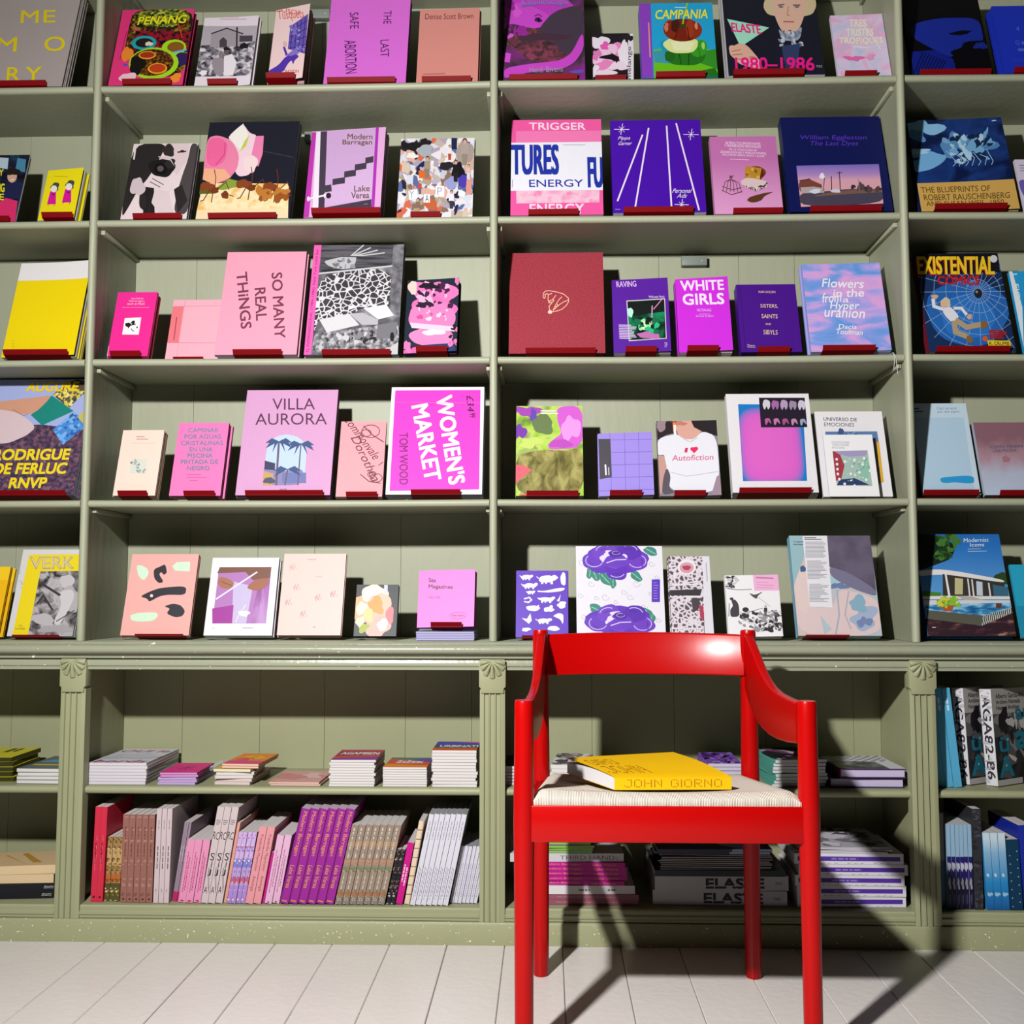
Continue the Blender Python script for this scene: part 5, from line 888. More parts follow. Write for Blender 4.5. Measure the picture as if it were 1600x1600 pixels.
display('h', [(1048, 900), (1326, 902), (1376, 1366), (1078, 1366)], 4, 2, .010, 'c8dcea', 'pale blue book with a cyan brush stroke near its foot', (1086, 1376), pg='e0e0e4', art=[Pg([(1045, 970), (1312, 972), (1344, 1365), (1060, 1365)], 'b4d0e4'), Tx('Ceci ne sont', 1180, 918, 1280, 932, '6c88b4'), Tx('pas des pipes', 1182, 936, 1292, 950, '6c88b4'), Lines(1046, 926, 1112, 2, 14, 6, '4c5c8c'), Pg([(1168, 1275), (1342, 1264), (1346, 1304), (1310, 1308), (1240, 1300), (1200, 1306), (1172, 1300)], '2c9cd8')])
display('h', [(1358, 1000), (1720, 1000), (1760, 1372), (1398, 1378)], 4, 2, .008, 'b8c4d4', 'hazy blue and rose booklet on fourth shelf', (1486, 1760), pg='8c3c3c', art=[Rc(1340, 990, 1780, 1390, PM('lin', 5.0, [(.15, 'bccce0'), (.5, 'b4b8cc'), (.72, 'b08c98'), (1.0, '8c6470')], dist=.35)), Tx('CÓMO PASEAR', 1442, 1116, 1620, 1134, '38506c', rot=2), Tx('UNA PISCINA', 1456, 1140, 1580, 1156, '38506c', rot=2), Bl(1522, 1190, 10, 15, '5c1c24', 3, .3), Bl(1522, 1192, 18, 20, 'a87480', 4, .2)])
# ---- ledge
display('i', [(-260, 300), (46, 322), (-15, 728), (-330, 728)], 5, 3, .007, 'f4bc0c', 'amber yellow booklet at left edge of the ledge', None, pg='c88c10', art=[Rc(-330, 290, 50, 400, 'f8cc1c')])
display('i', [(150, 212), (470, 215), (412, 726), (38, 726)], 5, 2, .008, 'd8d6d8', 'yellow framed magazine with carved stone relief photo', (52, 322), pg='8c8c90', lipw=.004, name='magazine', cat='magazine', art=[
    Sc(120, 225, 150, 700, 20, ['b4b8bc', 'c8ccd0'], 4, 8, 3), Ph([(178, 240), (470, 240), (464, 330), (236, 330), (160, 720), (72, 718)], 'f0d814'), Tx('VERK', 182, 252, 408, 318, 'a89c88', b=.03), Tx('VERK', 186, 256, 402, 312, 'dccc98', b=.0), Pg([(234, 332), (464, 330), (412, 724), (162, 716)], PM('noise', 26, [(.36, '2c2a2c'), (.47, '807a7c'), (.58, 'c0babc'), (.7, '98929a')], 5, 1.0)), Bl(375, 390, 34, 44, 'c8c2c4', 3, .15), Bl(390, 500, 60, 90, 'b4aeb0', 4, .2), Pg([(330, 450), (400, 430), (420, 480), (340, 660), (300, 640), (350, 530)], 'd0cacc'), Bl(250, 620, 70, 34, 'bcb6b8', 6, .2, rot=15), Ln([(215, 520), (250, 470), (300, 560)], 12, '3c383c'), Ln([(240, 400), (340, 470)], 14, '3a363a'), Bl(330, 680, 90, 30, 'a8a2a4', 8, .3), Ln([(320, 630), (420, 560)], 6, '4c484c'), Tx('VOL', 108, 652, 132, 664, '8c7c14'), Tx('SUMMER', 90, 672, 146, 684, '8c7c14')])
display('i', [(760, 240), (1140, 238), (1072, 728), (682, 722)], 5, 2, .012, 'f0b0a8', 'salmon pink book with mint and black cut-out hands', (754, 1030), pg='dcb0a8', hard=True, lipw=.004, art=[
    Pg([(782, 310), (800, 303), (845, 325), (850, 360), (825, 395), (805, 388), (788, 360)], 'd4f0d4'), Pg([(985, 312), (1010, 288), (1088, 284), (1084, 342), (1000, 338)], 'd4f0d4'), Pg([(742, 600), (800, 588), (890, 586), (900, 610), (870, 640), (780, 642), (744, 632)], 'd4f0d4'), Pg([(878, 330), (920, 312), (945, 298), (955, 350), (935, 365), (922, 345), (908, 360), (935, 405), (908, 415), (880, 385)], '2c2832'), Pg([(798, 492), (860, 460), (920, 440), (1065, 430), (1058, 485), (960, 482), (910, 490), (850, 525), (840, 505)], '2c2832'), El(864, 488, 9, 9, 'e8dccc'), Pg([(932, 552), (985, 535), (1030, 545), (1055, 580), (1040, 610), (1000, 620), (945, 595), (970, 565)], '2c2832')])
display('i', [(1216, 258), (1590, 262), (1545, 725), (1156, 722)], 5, 2, .012, 'f0ecf4', 'white framed book with a purple skirt photo', None, pg='c8c4d4', hard=True, art=[
    Pg([(1254, 314), (1545, 316), (1512, 652), (1208, 650)], PM('noise', 14, [(.35, '8c4c8c'), (.5, 'a860b0'), (.65, 'c090cc')], 4, .5, stretch=(2, 1, .6))), Pg([(1254, 314), (1545, 316), (1538, 380), (1380, 400), (1240, 350)], '7c4c3c'), Pg([(1245, 350), (1400, 345), (1470, 430), (1420, 650), (1208, 650)], 'b478bc'), Pg([(1330, 400), (1440, 430), (1400, 650), (1320, 650)], 'c8bce0'), Pg([(1208, 560), (1330, 540), (1320, 650), (1208, 650)], 'a42c9c'), Pg([(1250, 370), (1300, 380), (1340, 410), (1310, 445), (1262, 440), (1240, 410)], 'a86c50'), Ln([(1262, 400), (1320, 425)], 4, '6c3c2c'), Pg([(1440, 400), (1500, 380), (1535, 390), (1520, 430), (1460, 460), (1400, 440)], 'a46448'), Ln([(1230, 505), (1465, 345)], 9, 'e8e0f0'), Ln([(1340, 645), (1360, 600), (1400, 540)], 7, 'e4d8f0'), Bl(1390, 592, 26, 20, 'f4f0fa', 3, .3), Lines(1210, 678, 1225, 1, 4, 5, 'c0bcc8'), Lines(1378, 678, 1470, 1, 4, 4, 'a8a4b4')])
display('j', [(165, 238), (512, 236), (480, 728), (118, 726)], 5, 4, .006, 'f4ccc4', 'pale pink book scattered with tiny ink sketches', None, pg='a87868', back='8c5044', art=[Lines(292, 272, 370, 1, 4, 4, 'c89490'), Lines(338, 374, 400, 1, 4, 3, 'c89490'), Lines(322, 678, 346, 1, 4, 4, 'a87070')]+[('g', [Ln([(x, y), (x+14, y-18), (x+18, y+10), (x+30, y-24)], 2.5, 'c08c88'), Ln([(x+4, y+18), (x+8, y-4), (x+26, y+14)], 2.5, 'c08c88'), Ln([(x+28, y-10), (x+40, y+12)], 2, 'c08c88')]) for x, y in ((192, 320), (212, 440), (165, 530), (250, 600), (334, 502), (420, 480))])
display('j', [(570, 414), (808, 412), (796, 730), (554, 730)], 5, 2, .010, '2c3238', 'small book with a blurred glowing pink and orange figure', None, hard=True, pg='20242c', art=[
    Rc(550, 400, 815, 740, '2a3038'), Bl(600, 560, 60, 90, 'f0b484', 3, .12), Bl(670, 470, 70, 60, 'f4d8d0', 4, .15), Bl(690, 580, 85, 110, 'f4c0a8', 5, .12), Bl(680, 540, 50, 46, 'f0a050', 6, .3), Bl(600, 560, 30, 44, 'f8e4cc', 7, .2), Bl(660, 460, 30, 26, 'fbf0ec', 8, .2), Bl(690, 670, 70, 70, 'f4b4a8', 9, .15), Bl(610, 680, 30, 26, 'a4b43c', 10, .3), Bl(590, 640, 24, 30, 'f0dcbc', 11, .2), Rc(725, 415, 745, 460, 'c8d0d8'), Bl(720, 660, 30, 40, 'f8d8d8', 12, .2), Bl(760, 600, 20, 60, 'e87c84', 13, .2), Bl(640, 600, 24, 50, 'f4d090', 14, .2)])
stack(650, 741, 5, 5, .0042, .13, '9c94d8', 'lilac edged booklet under the pink display booklet', pg='c8c4ec', Yf=.045, tw=.6, jit=.001)
display('j', [(918, 350), (1238, 318), (1240, 640), (914, 660)], 5, 2, .006, 'f47cd4', 'pink booklet with small grey title on lilac pile', (992, 1170), pg='7c3c9c', opn=5, lift=.0245, Yf=.065, back='5c1c5c', art=[Tx('Sex', 972, 384, 1014, 408, '5c3058', b=.03), Tx('Magazines', 972, 418, 1110, 446, '5c3058', rot=2, b=.02), Tx('1963–1990', 974, 484, 1040, 496, 'a85498', rot=2), Ln([(1145+48*math.cos(R_(a)), 583+18*math.sin(R_(a))-4*math.cos(R_(a))) for a in range(0, 361, 20)], 2.5, 'c050a8'), Tx('Innen Books', 1112, 576, 1178, 588, 'a83c94', rot=4)])
AN = 'f6f2fa'
def beast(x, y, w, h, legs=True): return ('g', [Bl(x, y, w*.5, h*.34, AN, int(x), .12)]+([Rc(x-w*.36, y, x-w*.22, y+h*.5, AN), Rc(x+w*.2, y, x+w*.34, y+h*.5, AN), Rc(x-w*.12, y, x-w*.02, y+h*.48, AN)] if legs else [])+[Bl(x+w*.46, y-h*.2, w*.16, h*.22, AN, int(y), .15), Ln([(x-w*.45, y), (x-w*.62, y-h*.2)], 5, AN)])
display('k', [(140, 338), (426, 328), (430, 732), (130, 738)], 5, 2, .006, '6438c4', 'violet booklet covered with white animal silhouettes', (165, 300), pg='d4d0e0', lipw=.005, art=[beast(195, 374, 60, 36), beast(310, 382, 95, 60), beast(212, 424, 75, 40), Pg([(255, 452), (290, 455), (380, 432), (412, 432), (400, 450), (330, 462), (275, 462), (256, 460)], AN), beast(218, 464, 40, 26), beast(305, 504, 80, 42), Ln([(180, 505), (210, 495), (222, 510), (205, 525), (180, 520)], 8, AN), Bl(230, 560, 36, 18, AN, 3, .1), Ln([(252, 555), (262, 540)], 9, AN), Bl(318, 565, 26, 16, AN, 4, .2), El(332, 548, 10, 10, AN), Bl(392, 535, 26, 20, AN, 5, .2), Ln([(375, 515), (384, 478), (372, 510), (366, 505)], 7, AN), Pg([(165, 620), (195, 625), (215, 590), (222, 635), (205, 655)], AN), beast(290, 634, 75, 40), Pg([(340, 605), (370, 585), (400, 590), (402, 625), (398, 655), (385, 625), (360, 612)], AN), Bl(400, 380, 16, 36, AN, 6, .12), El(402, 352, 10, 9, AN), Bl(345, 680, 32, 16, AN, 8, .1), Bl(190, 690, 24, 12, AN, 9, .2)])
def rose(x, y, s, seed): return ('g', [Bl(x, y, 150*s, 95*s, '6430c0', seed, .15)]+[Bl(x+dx*s, y+dy*s, 62*s, 50*s, c, seed+i, .1) for i, (dx, dy, c) in enumerate(((-115, 10, '6c38c4'), (115, 14, '7038c4'), (5, 70, '6028bc'), (-60, -40, '7440c8'), (70, -40, '5c28b4'), (0, 5, '7c44cc')))]+[Ln([(x+dx*s+46*s*math.cos(R_(a)), y+dy*s+36*s*math.sin(R_(a))) for a in range(a0, a0+120, 15)], 4*s, 'd4c8f0') for dx, dy, a0 in ((-115, 10, 120), (115, 14, -60), (5, 70, 30), (-60, -40, 190), (70, -40, 240), (-115, 10, 20), (115, 14, 60))]+[Ln([(x+dx*s+30*s*math.cos(R_(a)), y+dy*s+22*s*math.sin(R_(a))) for a in range(a0, a0+100, 20)], 3*s, '3c1890') for dx, dy, a0 in ((-110, 12, 100), (112, 16, -40), (5, 66, 40), (-55, -36, 200), (65, -36, 230))]+[Bl(x-14*s, y-6*s, 66*s, 34*s, 'e6dcf6', seed+3, .2), Bl(x+4*s, y+14*s, 64*s, 40*s, '6c38c4', seed+4, .12), Bl(x-18*s, y-34*s, 44*s, 18*s, 'e6dcf6', seed+5, .25), Bl(x+2*s, y-30*s, 44*s, 22*s, '5a28b0', seed+6, .15)]+[Ln([(x+2*s+r*1.4*s*math.cos(R_(a)), y-34*s+r*.7*s*math.sin(R_(a))) for a in range(0, 330, 30)], 3*s, c) for r, c in ((8, '2c1470'), (15, 'b8a4e4'), (22, '3c1c84'))]+[Ln([(x-50*s, y+24*s), (x, y+6*s), (x+56*s, y+4*s)], 5*s, 'e6dcf6')])
def leaf(x, y, r, s): return ('g', [Bl(x, y, 46*s, 26*s, '3c8c7c', int(x), .12, rot=r), Ln([(x-36*s*math.cos(R_(r)), y-36*s*math.sin(R_(r))), (x+36*s*math.cos(R_(r)), y+36*s*math.sin(R_(r)))], 4*s, 'a8d4c8'), Ln([(x-10*s, y-14*s), (x+4*s, y+12*s)], 3*s, '78b8a8')])
display('k', [(476, 194), (958, 194), (984, 740), (478, 740)], 5, 2, .012, 'ece8f2', 'tall white book patterned with violet roses and grey scrolls', None, pg='d4d0dc', art=[
    ('g', [Ln([(x+r*math.cos(R_(a))*(1-a/500), y+r*math.sin(R_(a))*(1-a/500)) for a in range(0, 420, 30)], 2.5, 'b4b0bc') for x, y, r in ((510, 290, 24), (560, 420, 22), (640, 500, 26), (745, 470, 20), (815, 420, 24), (900, 300, 20), (930, 380, 16), (500, 490, 18), (520, 620, 20), (700, 530, 16), (860, 560, 20), (940, 640, 18), (590, 505, 16), (780, 500, 22), (895, 480, 14))]), leaf(580, 360, 70, 1), leaf(640, 390, 50, 1), leaf(685, 415, 90, .7), leaf(815, 375, 40, .9), leaf(895, 225, 30, .9), leaf(555, 350, 100, .8), leaf(595, 580, 30, 1.1), leaf(885, 610, 60, 1), leaf(900, 640, 100, .8), rose(700, 270, 1.05, 4), rose(725, 650, 1.1, 21), Rc(902, 395, 948, 532, '5c34c0'), Lines(912, 415, 940, 7, 16, 5, '9c84dc')])
display('k', [(1010, 250), (1228, 254), (1258, 740), (1018, 740)], 5, 2, .012, '7c7078', 'narrow grey lace patterned book with pale margin', None, pg='dcdce4', art=[
    Rc(1000, 240, 1200, 745, PM('edge', 85, [(0, 'eae2ea'), (.28, 'd8ccd4'), (.4, '6c5c66'), (1, '4c4048')])), El(1108, 315, 50, 44, 'f0e8ee'), El(1108, 318, 38, 32, 'd8a0b0'), Bl(1108, 318, 20, 16, 'b4405c', 3), Pg([(1010, 450), (1190, 445), (1180, 485), (1015, 482)], '38343a'), Ln([(1010, 490), (1190, 492)], 5, 'f0e8ee'), Ln([(1010, 420), (1190, 415)], 8, 'ece4ea'), Pg([(1130, 500), (1180, 500), (1170, 570), (1140, 590)], '4a4248'), Pg([(1172, 545), (1195, 545), (1205, 650), (1180, 620)], 'b83c5c'), Pg([(1192, 252), (1232, 254), (1262, 740), (1205, 740)], 'e4e2ea'), Ln([(1212, 290), (1218, 400)], 6, 'b8b4c0'), Ln([(1015, 690), (1195, 690)], 8, 'ece4ea')])
display('l', [(46, 342), (306, 320), (342, 690), (62, 690)], 5, 2, .008, 'f0eef0', 'white booklet with ink drawn crowd and a pink title block', None, pg='c8c4c8', opn=4, art=[
    Pg([(180, 330), (306, 320), (318, 412), (188, 420)], 'f0b4d8'), Lines(195, 344, 285, 1, 4, 8, 'c078a8', mn=.99), Lines(198, 370, 290, 3, 15, 3, 'd488b8'), Sc(55, 345, 105, 410, 26, ['2c2a2e', '5a585c', 'c8c6ca'], 4, 9, 3), Ln([(55, 412), (110, 418), (175, 412)], 3, '3a383c'), Pg([(75, 478), (95, 472), (112, 500), (116, 570), (72, 575), (70, 530), (85, 510)], '3c3a40'), El(78, 470, 9, 9, '3c3a40'), Ln([(66, 495), (64, 570)], 3, '2c2a2e'), Pg([(160, 432), (190, 445), (235, 420), (205, 448), (200, 468), (180, 455)], '4c4a50'), Ln([(200, 450), (270, 510)], 2, '8c8a90'), El(145, 530, 16, 14, '2a282c'), Sc(115, 540, 330, 660, 120, ['2c2a2e', '68666c', 'dcdade', '98969c'], 4, 13, 5), person(245, 505, 60, 'd8d4d8', '38363a', '68666c'), person(300, 530, 60, 'd8d4d8', '5c5a60', '38363a'), Ln([(110, 560), (230, 520)], 2, '6c6a70')])
display('l', [(388, 122), (802, 124), (862, 678), (425, 678)], 5, 3, .009, 'b4ccd4', 'pale blue painting book with long white text slip', (470, 700), spine='6cb4d0', pg='a8c8d4', lipw=.003, art=[
    Rc(370, 110, 870, 690, PM('noise', 10, [(.35, 'a8ccd4'), (.5, 'c8c4cc'), (.62, 'dcc4c0')], 3, .5)), Pg([(580, 120), (806, 122), (832, 430), (720, 390), (590, 290)], PM('noise', 14, [(.4, '5c5468'), (.6, '6c6478')], 3)), Pg([(590, 290), (700, 330), (830, 420), (835, 460), (720, 420), (600, 350)], '7c7894'), Pg([(400, 430), (440, 290), (480, 320), (490, 520), (610, 520), (640, 420), (720, 430), (850, 480), (862, 680), (425, 680)], 'e4cccc'), Bl(455, 420, 40, 130, 'e8d0cc', 3, .1), Pg([(388, 124), (455, 124), (470, 220), (430, 330), (400, 420)], '9cc0c8'), Bl(456, 305, 14, 20, '48648c', 4), Bl(770, 580, 70, 60, 'a8b8d4', 5, .3), Bl(740, 500, 50, 40, '8cb4c8', 6, .3), Bl(770, 600, 34, 30, '7c8cb8', 7, .4), Ln([(630, 420), (640, 560), (620, 670)], 8, 'a8b4c4'), Ln([(690, 430), (670, 560), (700, 640)], 7, 'b8b4c0'), Bl(640, 400, 40, 20, '6c84ac', 8, .4), Pg([(540, 560), (600, 640), (560, 670)], 'b8c8d0'), Pg([(456, 126), (583, 124), (606, 520), (488, 514)], 'eceaf0'), Lines(466, 134, 560, 2, 9, 5, '5c5a64'), Lines(470, 158, 578, 12, 7.4, 3.2, '9c9aa4', mn=.85), Lines(478, 262, 586, 14, 7.4, 3.2, 'a4a2ac', mn=.6), Lines(486, 390, 594, 13, 8, 3, 'a4a2ac', mn=.5), Tx('Tropical', 408, 152, 460, 162, '48586c'), Tx('Mythologies', 408, 166, 460, 176, '48586c')])
display('l', [(1044, 110), (1442, 122), (1560, 676), (1100, 676)], 5, 1, .03, '2c74c4', 'large book picturing glass pavilion beside a blue pool', None, hard=True, pg='1c1c24', art=[
    Rc(1000, 100, 1600, 690, PM('lin', 3.0, [(.4, '5c9cd8'), (.75, '2c78c8'), (1.0, '1c60b0')], dist=.04)), Pg([(1000, 100), (1130, 110), (1250, 170), (1220, 240), (1170, 260), (1060, 300), (1000, 300)], '16241a'), Sc(1150, 120, 1250, 240, 26, ['2c5424', '1c3818', '447834'], 9, 18, 3), Bl(1470, 350, 40, 36, '2c4c20', 4, .2), Pg([(1040, 300), (1180, 290), (1480, 355), (1480, 372), (1190, 318), (1040, 330)], 'ece8e4'), Pg([(1180, 318), (1480, 372), (1500, 455), (1180, 440)], '3c3834'), Pg([(1240, 340), (1280, 346), (1280, 432), (1240, 432)], 'c8c090'), Pg([(1345, 360), (1375, 365), (1380, 440), (1350, 438)], 'c8d4e0'), Pg([(1425, 380), (1500, 395), (1505, 450), (1435, 448)], '3c6c84')]+[Pg([(x, 305), (x+9, 307), (x+34, 462), (x+22, 462)], 'f0ece8') for x in (1188,)]+[Pg([(x, y), (x+7, y+1), (x+20, 448), (x+12, 448)], 'e4e0dc') for x, y in ((1300, 345), (1320, 350), (1402, 370))]+[Pg([(1060, 436), (1520, 446), (1522, 462), (1060, 456)], 'e8e4e0'), Pg([(1060, 410), (1170, 420), (1170, 440), (1060, 440)], '4c8434'), Pg([(1250, 440), (1330, 445), (1390, 466), (1290, 466)], 'b8b4b0'), Pg([(1060, 462), (1522, 468), (1525, 485), (1160, 520), (1060, 500)], 'd8dce0'), Pg([(1080, 490), (1525, 480), (1530, 510), (1390, 556), (1110, 545)], PM('noise', 50, [(.35, '1c5c94'), (.5, '3c8cc0'), (.62, 'a8d4ec')], 5, stretch=(.5, 1, 2))), Pg([(1100, 520), (1385, 555), (1380, 612), (1100, 580)], '5c5c50'), Pg([(1385, 555), (1530, 510), (1534, 540), (1382, 614)], PM('wave', 60, [(.3, 'd8d4d0'), (.6, '2c4038')], 3, 4)), Pg([(1090, 570), (1380, 614), (1540, 535), (1562, 680), (1090, 680)], PM('noise', 34, [(.5, '38242c'), (.6, '54343a'), (.7, 'b08074')], 5, stretch=(.6, 1, 2))),
     Pg([(1172, 490), (1238, 490), (1228, 528), (1182, 528)], 'b45c34'), Sc(1155, 455, 1260, 495, 30, ['5c9c28', '8cc43c', 'd8d048'], 8, 16, 6), Pg([(1445, 485), (1475, 485), (1472, 512), (1448, 512)], '6c3c2c'), Tx('Modernist', 1280, 138, 1396, 158, 'f0f4f8'), Tx('Icons', 1310, 162, 1376, 180, 'f0f4f8'), Lines(1300, 192, 1395, 2, 12, 3, 'b8d0e8'), Ln([(1122, 624), (1142, 624)], 4, 'e8e8ec')])
display('l', [(1560, 274), (1760, 274), (1800, 676), (1590, 676)], 5, 2, .008, '2ca8cc', 'turquoise book at the right edge of the ledge', None, pg='c8dce0', art=[Rc(1560, 500, 1800, 680, '2494b8')])
# loose white thread over the shelf edge
mb = MB(); z = ZS[3]
P = [xAt(1393, .02, z), xAt(1398, .012, z)]
mb.tube([(P[0], .06, z+.002), (P[0]+.003, .02, z+.003), (P[0]+.006, .013, z-.01), (P[0]+.002, .012, z-.045)], .0006, 'f0ecf0', 5)
mb.tube([(P[0], .058, z+.002), (P[0]+.005, .02, z+.003), (P[0]+.009, .013, z-.012), (P[0]+.012, .012, z-.055)], .0006, 'f0ecf0', 5)
tag(mb.build('thread', None, 1.0), 'loose white binding thread dangling over third shelf edge below the marbled zine', 'thread')

# ================================================================ LOWER CABINET: PILES AND SPINES
WP = 'f4f0f2'
# ---- on the middle shelf, piles
rb = lambda s, y: Tx(s, .06, y, .95, y+.16, 'c0306c', b=.01, sh=.3)
stack(-90, 13, 6, 5, .0125, .17, 'dcd41c', 'thick lime yellow and black book', face='spine', yaw=4, Yf=.05, spine='3a3a14', pg='5a581c', art=[Rc(.5, .3, .9, .38, '2c2c20'), Rc(.55, .2, .9, .26, '2c2c20'), Lines(.1, .6, .8, 3, .05, .01, '8c881c')], tw=2.5)
stack(25, 104, 6, 4, .0095, .20, '5c6468', 'white paged book with grey and blue cover', Yf=.03, art=[Rc(0, 0, 1, .25, '6c7478'), Rc(.1, .25, 1, .34, 'dcc428'), Bl(.6, .6, .4, .18, '48a0c0', 3, .3)], yaw=-1)
stack(137, 228, 6, 7, .0076, .235, 'dcdce4', 'white magazine with crimson italic title', Yf=.0255, yaw=0, jit=.0015, tw=.5, pg='ece4ec', art=[rb('OUI le', .74), rb('bords', .02), Bl(.5, .45, .4, .2, 'd0d0dc', 3, .3)], spine='6c5864')
stack(247, 306, 6, 3, .0062, .15, 'c8b4e8', 'lilac edged booklet', Yf=0.025, pg='d0b0e4', grp='lilac edged booklets under the magenta one')
stack(248, 306, 6, 2, .0055, .15, 'ec0c8c', 'hot magenta booklet on the lilac edged booklets', Yf=0.023, zoff=.0205, pg='d0a8dc', art=[('g', [Ln([(.5, .5), (.5+.25*math.cos(a*.7), .5+.28*math.sin(a*.7))], .012, '7c0848') for a in range(9)])], yaw=2)
stack(338, 394, 6, 2, .008, .17, 'e8ccc8', 'pale rose booklet at the foot of the untidy pile', Yf=0.030, pg='ecd8d4', yaw=-3)
stack(333, 391, 6, 2, .0075, .175, 'f0ece8', 'white booklet in the middle of the untidy pile', Yf=0.025, zoff=.0175, yaw=6, pg='f0e4e0', art=[Sc(0, 0, 1, 1, 20, ['b82c4c', 'e0b0b0', '38343c'], .04, .12, 3)])
stack(335, 394, 6, 1, .007, .165, 'e0c438', 'yellow wire bound booklet near top of the untidy pile', Yf=0.023, zoff=.0345, yaw=-4, pg='f4f0e4')
mb = MB(); z = ZS[6]+.0412; xa = xAt(329, .03, z)
for i in range(12): mb.tube([(xa+.003*math.cos(2*math.pi*k/10)-.002, .04+i*.008, z+.0055*math.sin(2*math.pi*k/10)) for k in range(11)], .0006, 'c8c8d0', 5)
wire = mb.build('wire_coil', None, 1.0); tag(wire, 'silver wire coil beside the yellow wire bound booklet', 'wire coil')
stack(347, 405, 6, 2, .0055, .17, 'f48c1c', 'orange and pink patterned booklet on top of untidy pile', Yf=0.030, zoff=.0425, yaw=-3, pg='f4d8c4', art=[Rc(0, 0, 1, .3, 'ec4c8c'), Bl(.5, .6, .3, .2, 'f8b820', 3, .3), Bl(.3, .45, .2, .12, 'ee5c5c', 5, .4), Ln([(.4, .4), (.6, .7)], .03, '9c3c14'), Ln([(.6, .45), (.45, .6)], .03, 'c83c6c')])
stack(421, 500, 6, 2, .0046, .165, 'e0a8a0', 'thin rosy booklet in glossy film', Yf=0.020, pg='f0c8b8', art=[Bl(.4, .5, .4, .3, 'd88c8c', 4, .4), Bl(.7, .6, .2, .2, 'ecc4bc', 5, .4)])
stack(514, 585, 6, 10, .0064, .165, 'a41c4c', 'white paged essay paperback with crimson cover', back='e6e0e2', low='cdbcc0', Yf=0.015, tw=.9, jit=.002, art=[Pg([(0, 0), (1, 0), (1, .3), (0, .12)], '8c3cac'), Pg([(0, .12), (1, .3), (1, .52), (0, .35)], 'd04c3c'), Rc(0, .8, 1, 1, 'c4244c'), Tx('AGAMBEN', .08, .50, .95, .74, 'f4ecf0', b=.03)])
stack(598, 667, 6, 8, .0058, .15, 'e0641c', 'white paged essay paperback with orange cover', back='e6e0e2', low='cdbcc0', Yf=0.018, tw=.9, jit=.0015, art=[Pg([(0, 0), (1, 0), (1, .2), (0, .35)], 'f08c24'), Pg([(0, .35), (1, .2), (1, .7), (0, .9)], 'd8442c'), Pg([(0, .85), (1, .6), (1, 1), (0, 1)], '3c7c64'), Pg([(.5, .75), (1, .5), (1, 1)], '4c3c9c'), Tx('ŽIŽEK', .2, .4, .85, .68, 'f4ecf0', b=.03)])
stack(675, 745, 6, 12, .0074, .15, 'd8582c', 'white paged essay paperback with blue banded cover', back='e6e0e2', low='cdbcc0', Yf=0.015, tw=.8, jit=.002, art=[Rc(0, 0, 1, .3, 'd8642c'), Pg([(0, .28), (1, .3), (1, .72), (0, .55)], '285c7c'), Pg([(0, .55), (1, .72), (1, 1), (0, 1)], '4c44b8'), Pg([(.4, 1), (1, .8), (1, 1)], 'e070b0'), Tx('URBINATI', .12, .34, 1.0, .56, 'f0ecf0', b=.03)])
stack(789, 814, 6, 6, .0078, .17, '2c2834', 'white paged book with dark violet cover', Yf=.045, pg='f0e4e8', spine='e4c8d0')
stack(866, 925, 6, 5, .010, .19, 'ecebf0', 'large pale book half hidden behind the chair seat', Yf=.05, yaw=-6, art=[Sc(0, 0, 1, 1, 24, ['7c6c78', 'b0a4b0', '3c343c'], .05, .14, 3)])
stack(1108, 1162, 6, 6, .0092, .18, '8c5cc8', 'violet and black patterned book behind the chair seat', Yf=.05, art=[Sc(0, 0, 1, 1, 40, ['1c1424', 'b88ce0', '5c2c8c'], .04, .12, 6)], pg='d8d0e0')
stack(1204, 1288, 6, 8, .0083, .20, '5cb0a4', 'mint green zine with black marker cover', Yf=.04, yaw=5, tw=3, pg='e8e4e8', spine='5cac9c', art=[Pg([(.1, 0), (1, 0), (1, 1), (.1, 1)], 'e0c4d8'), Sc(.1, .1, 1, 1, 26, ['1a181c', '2c2a30'], .04, .1, 5, 3), Ln([(.1, .3), (.9, .5)], .08, '1c1a1e'), Ln([(.2, .8), (.8, .2)], .07, 'b04c94')], back='4c9c90')
PB = [Rc(0, 0, 1, 1, 'e8e6f0')]+[El(.15+.14*(i % 6)+(.07 if j % 2 else 0), .58+.075*j, .035, .018, '4c4656') for i in range(6) for j in range(6)]+[Pg([(0, 0), (.75, 0), (.72, .5), (.1, .6), (0, .5)], PM('noise', 20, [(.4, '28282c'), (.55, '6c6c74'), (.68, 'b8b8c0')], 6))]
stack(1300, 1416, 6, 1, .024, .20, '3a2c58', 'purple clad hardback under the dotted one beside the pilaster', hard=True, Yf=.035, pg='d8cef0', spine='5c1438')
stack(1312, 1416, 6, 1, .024, .20, '4c1c5c', 'dotted white hardback lying on top of a purple one', hard=True, Yf=.03, zoff=.0255, pg='d8cef0', spine='6c1438', art=PB)
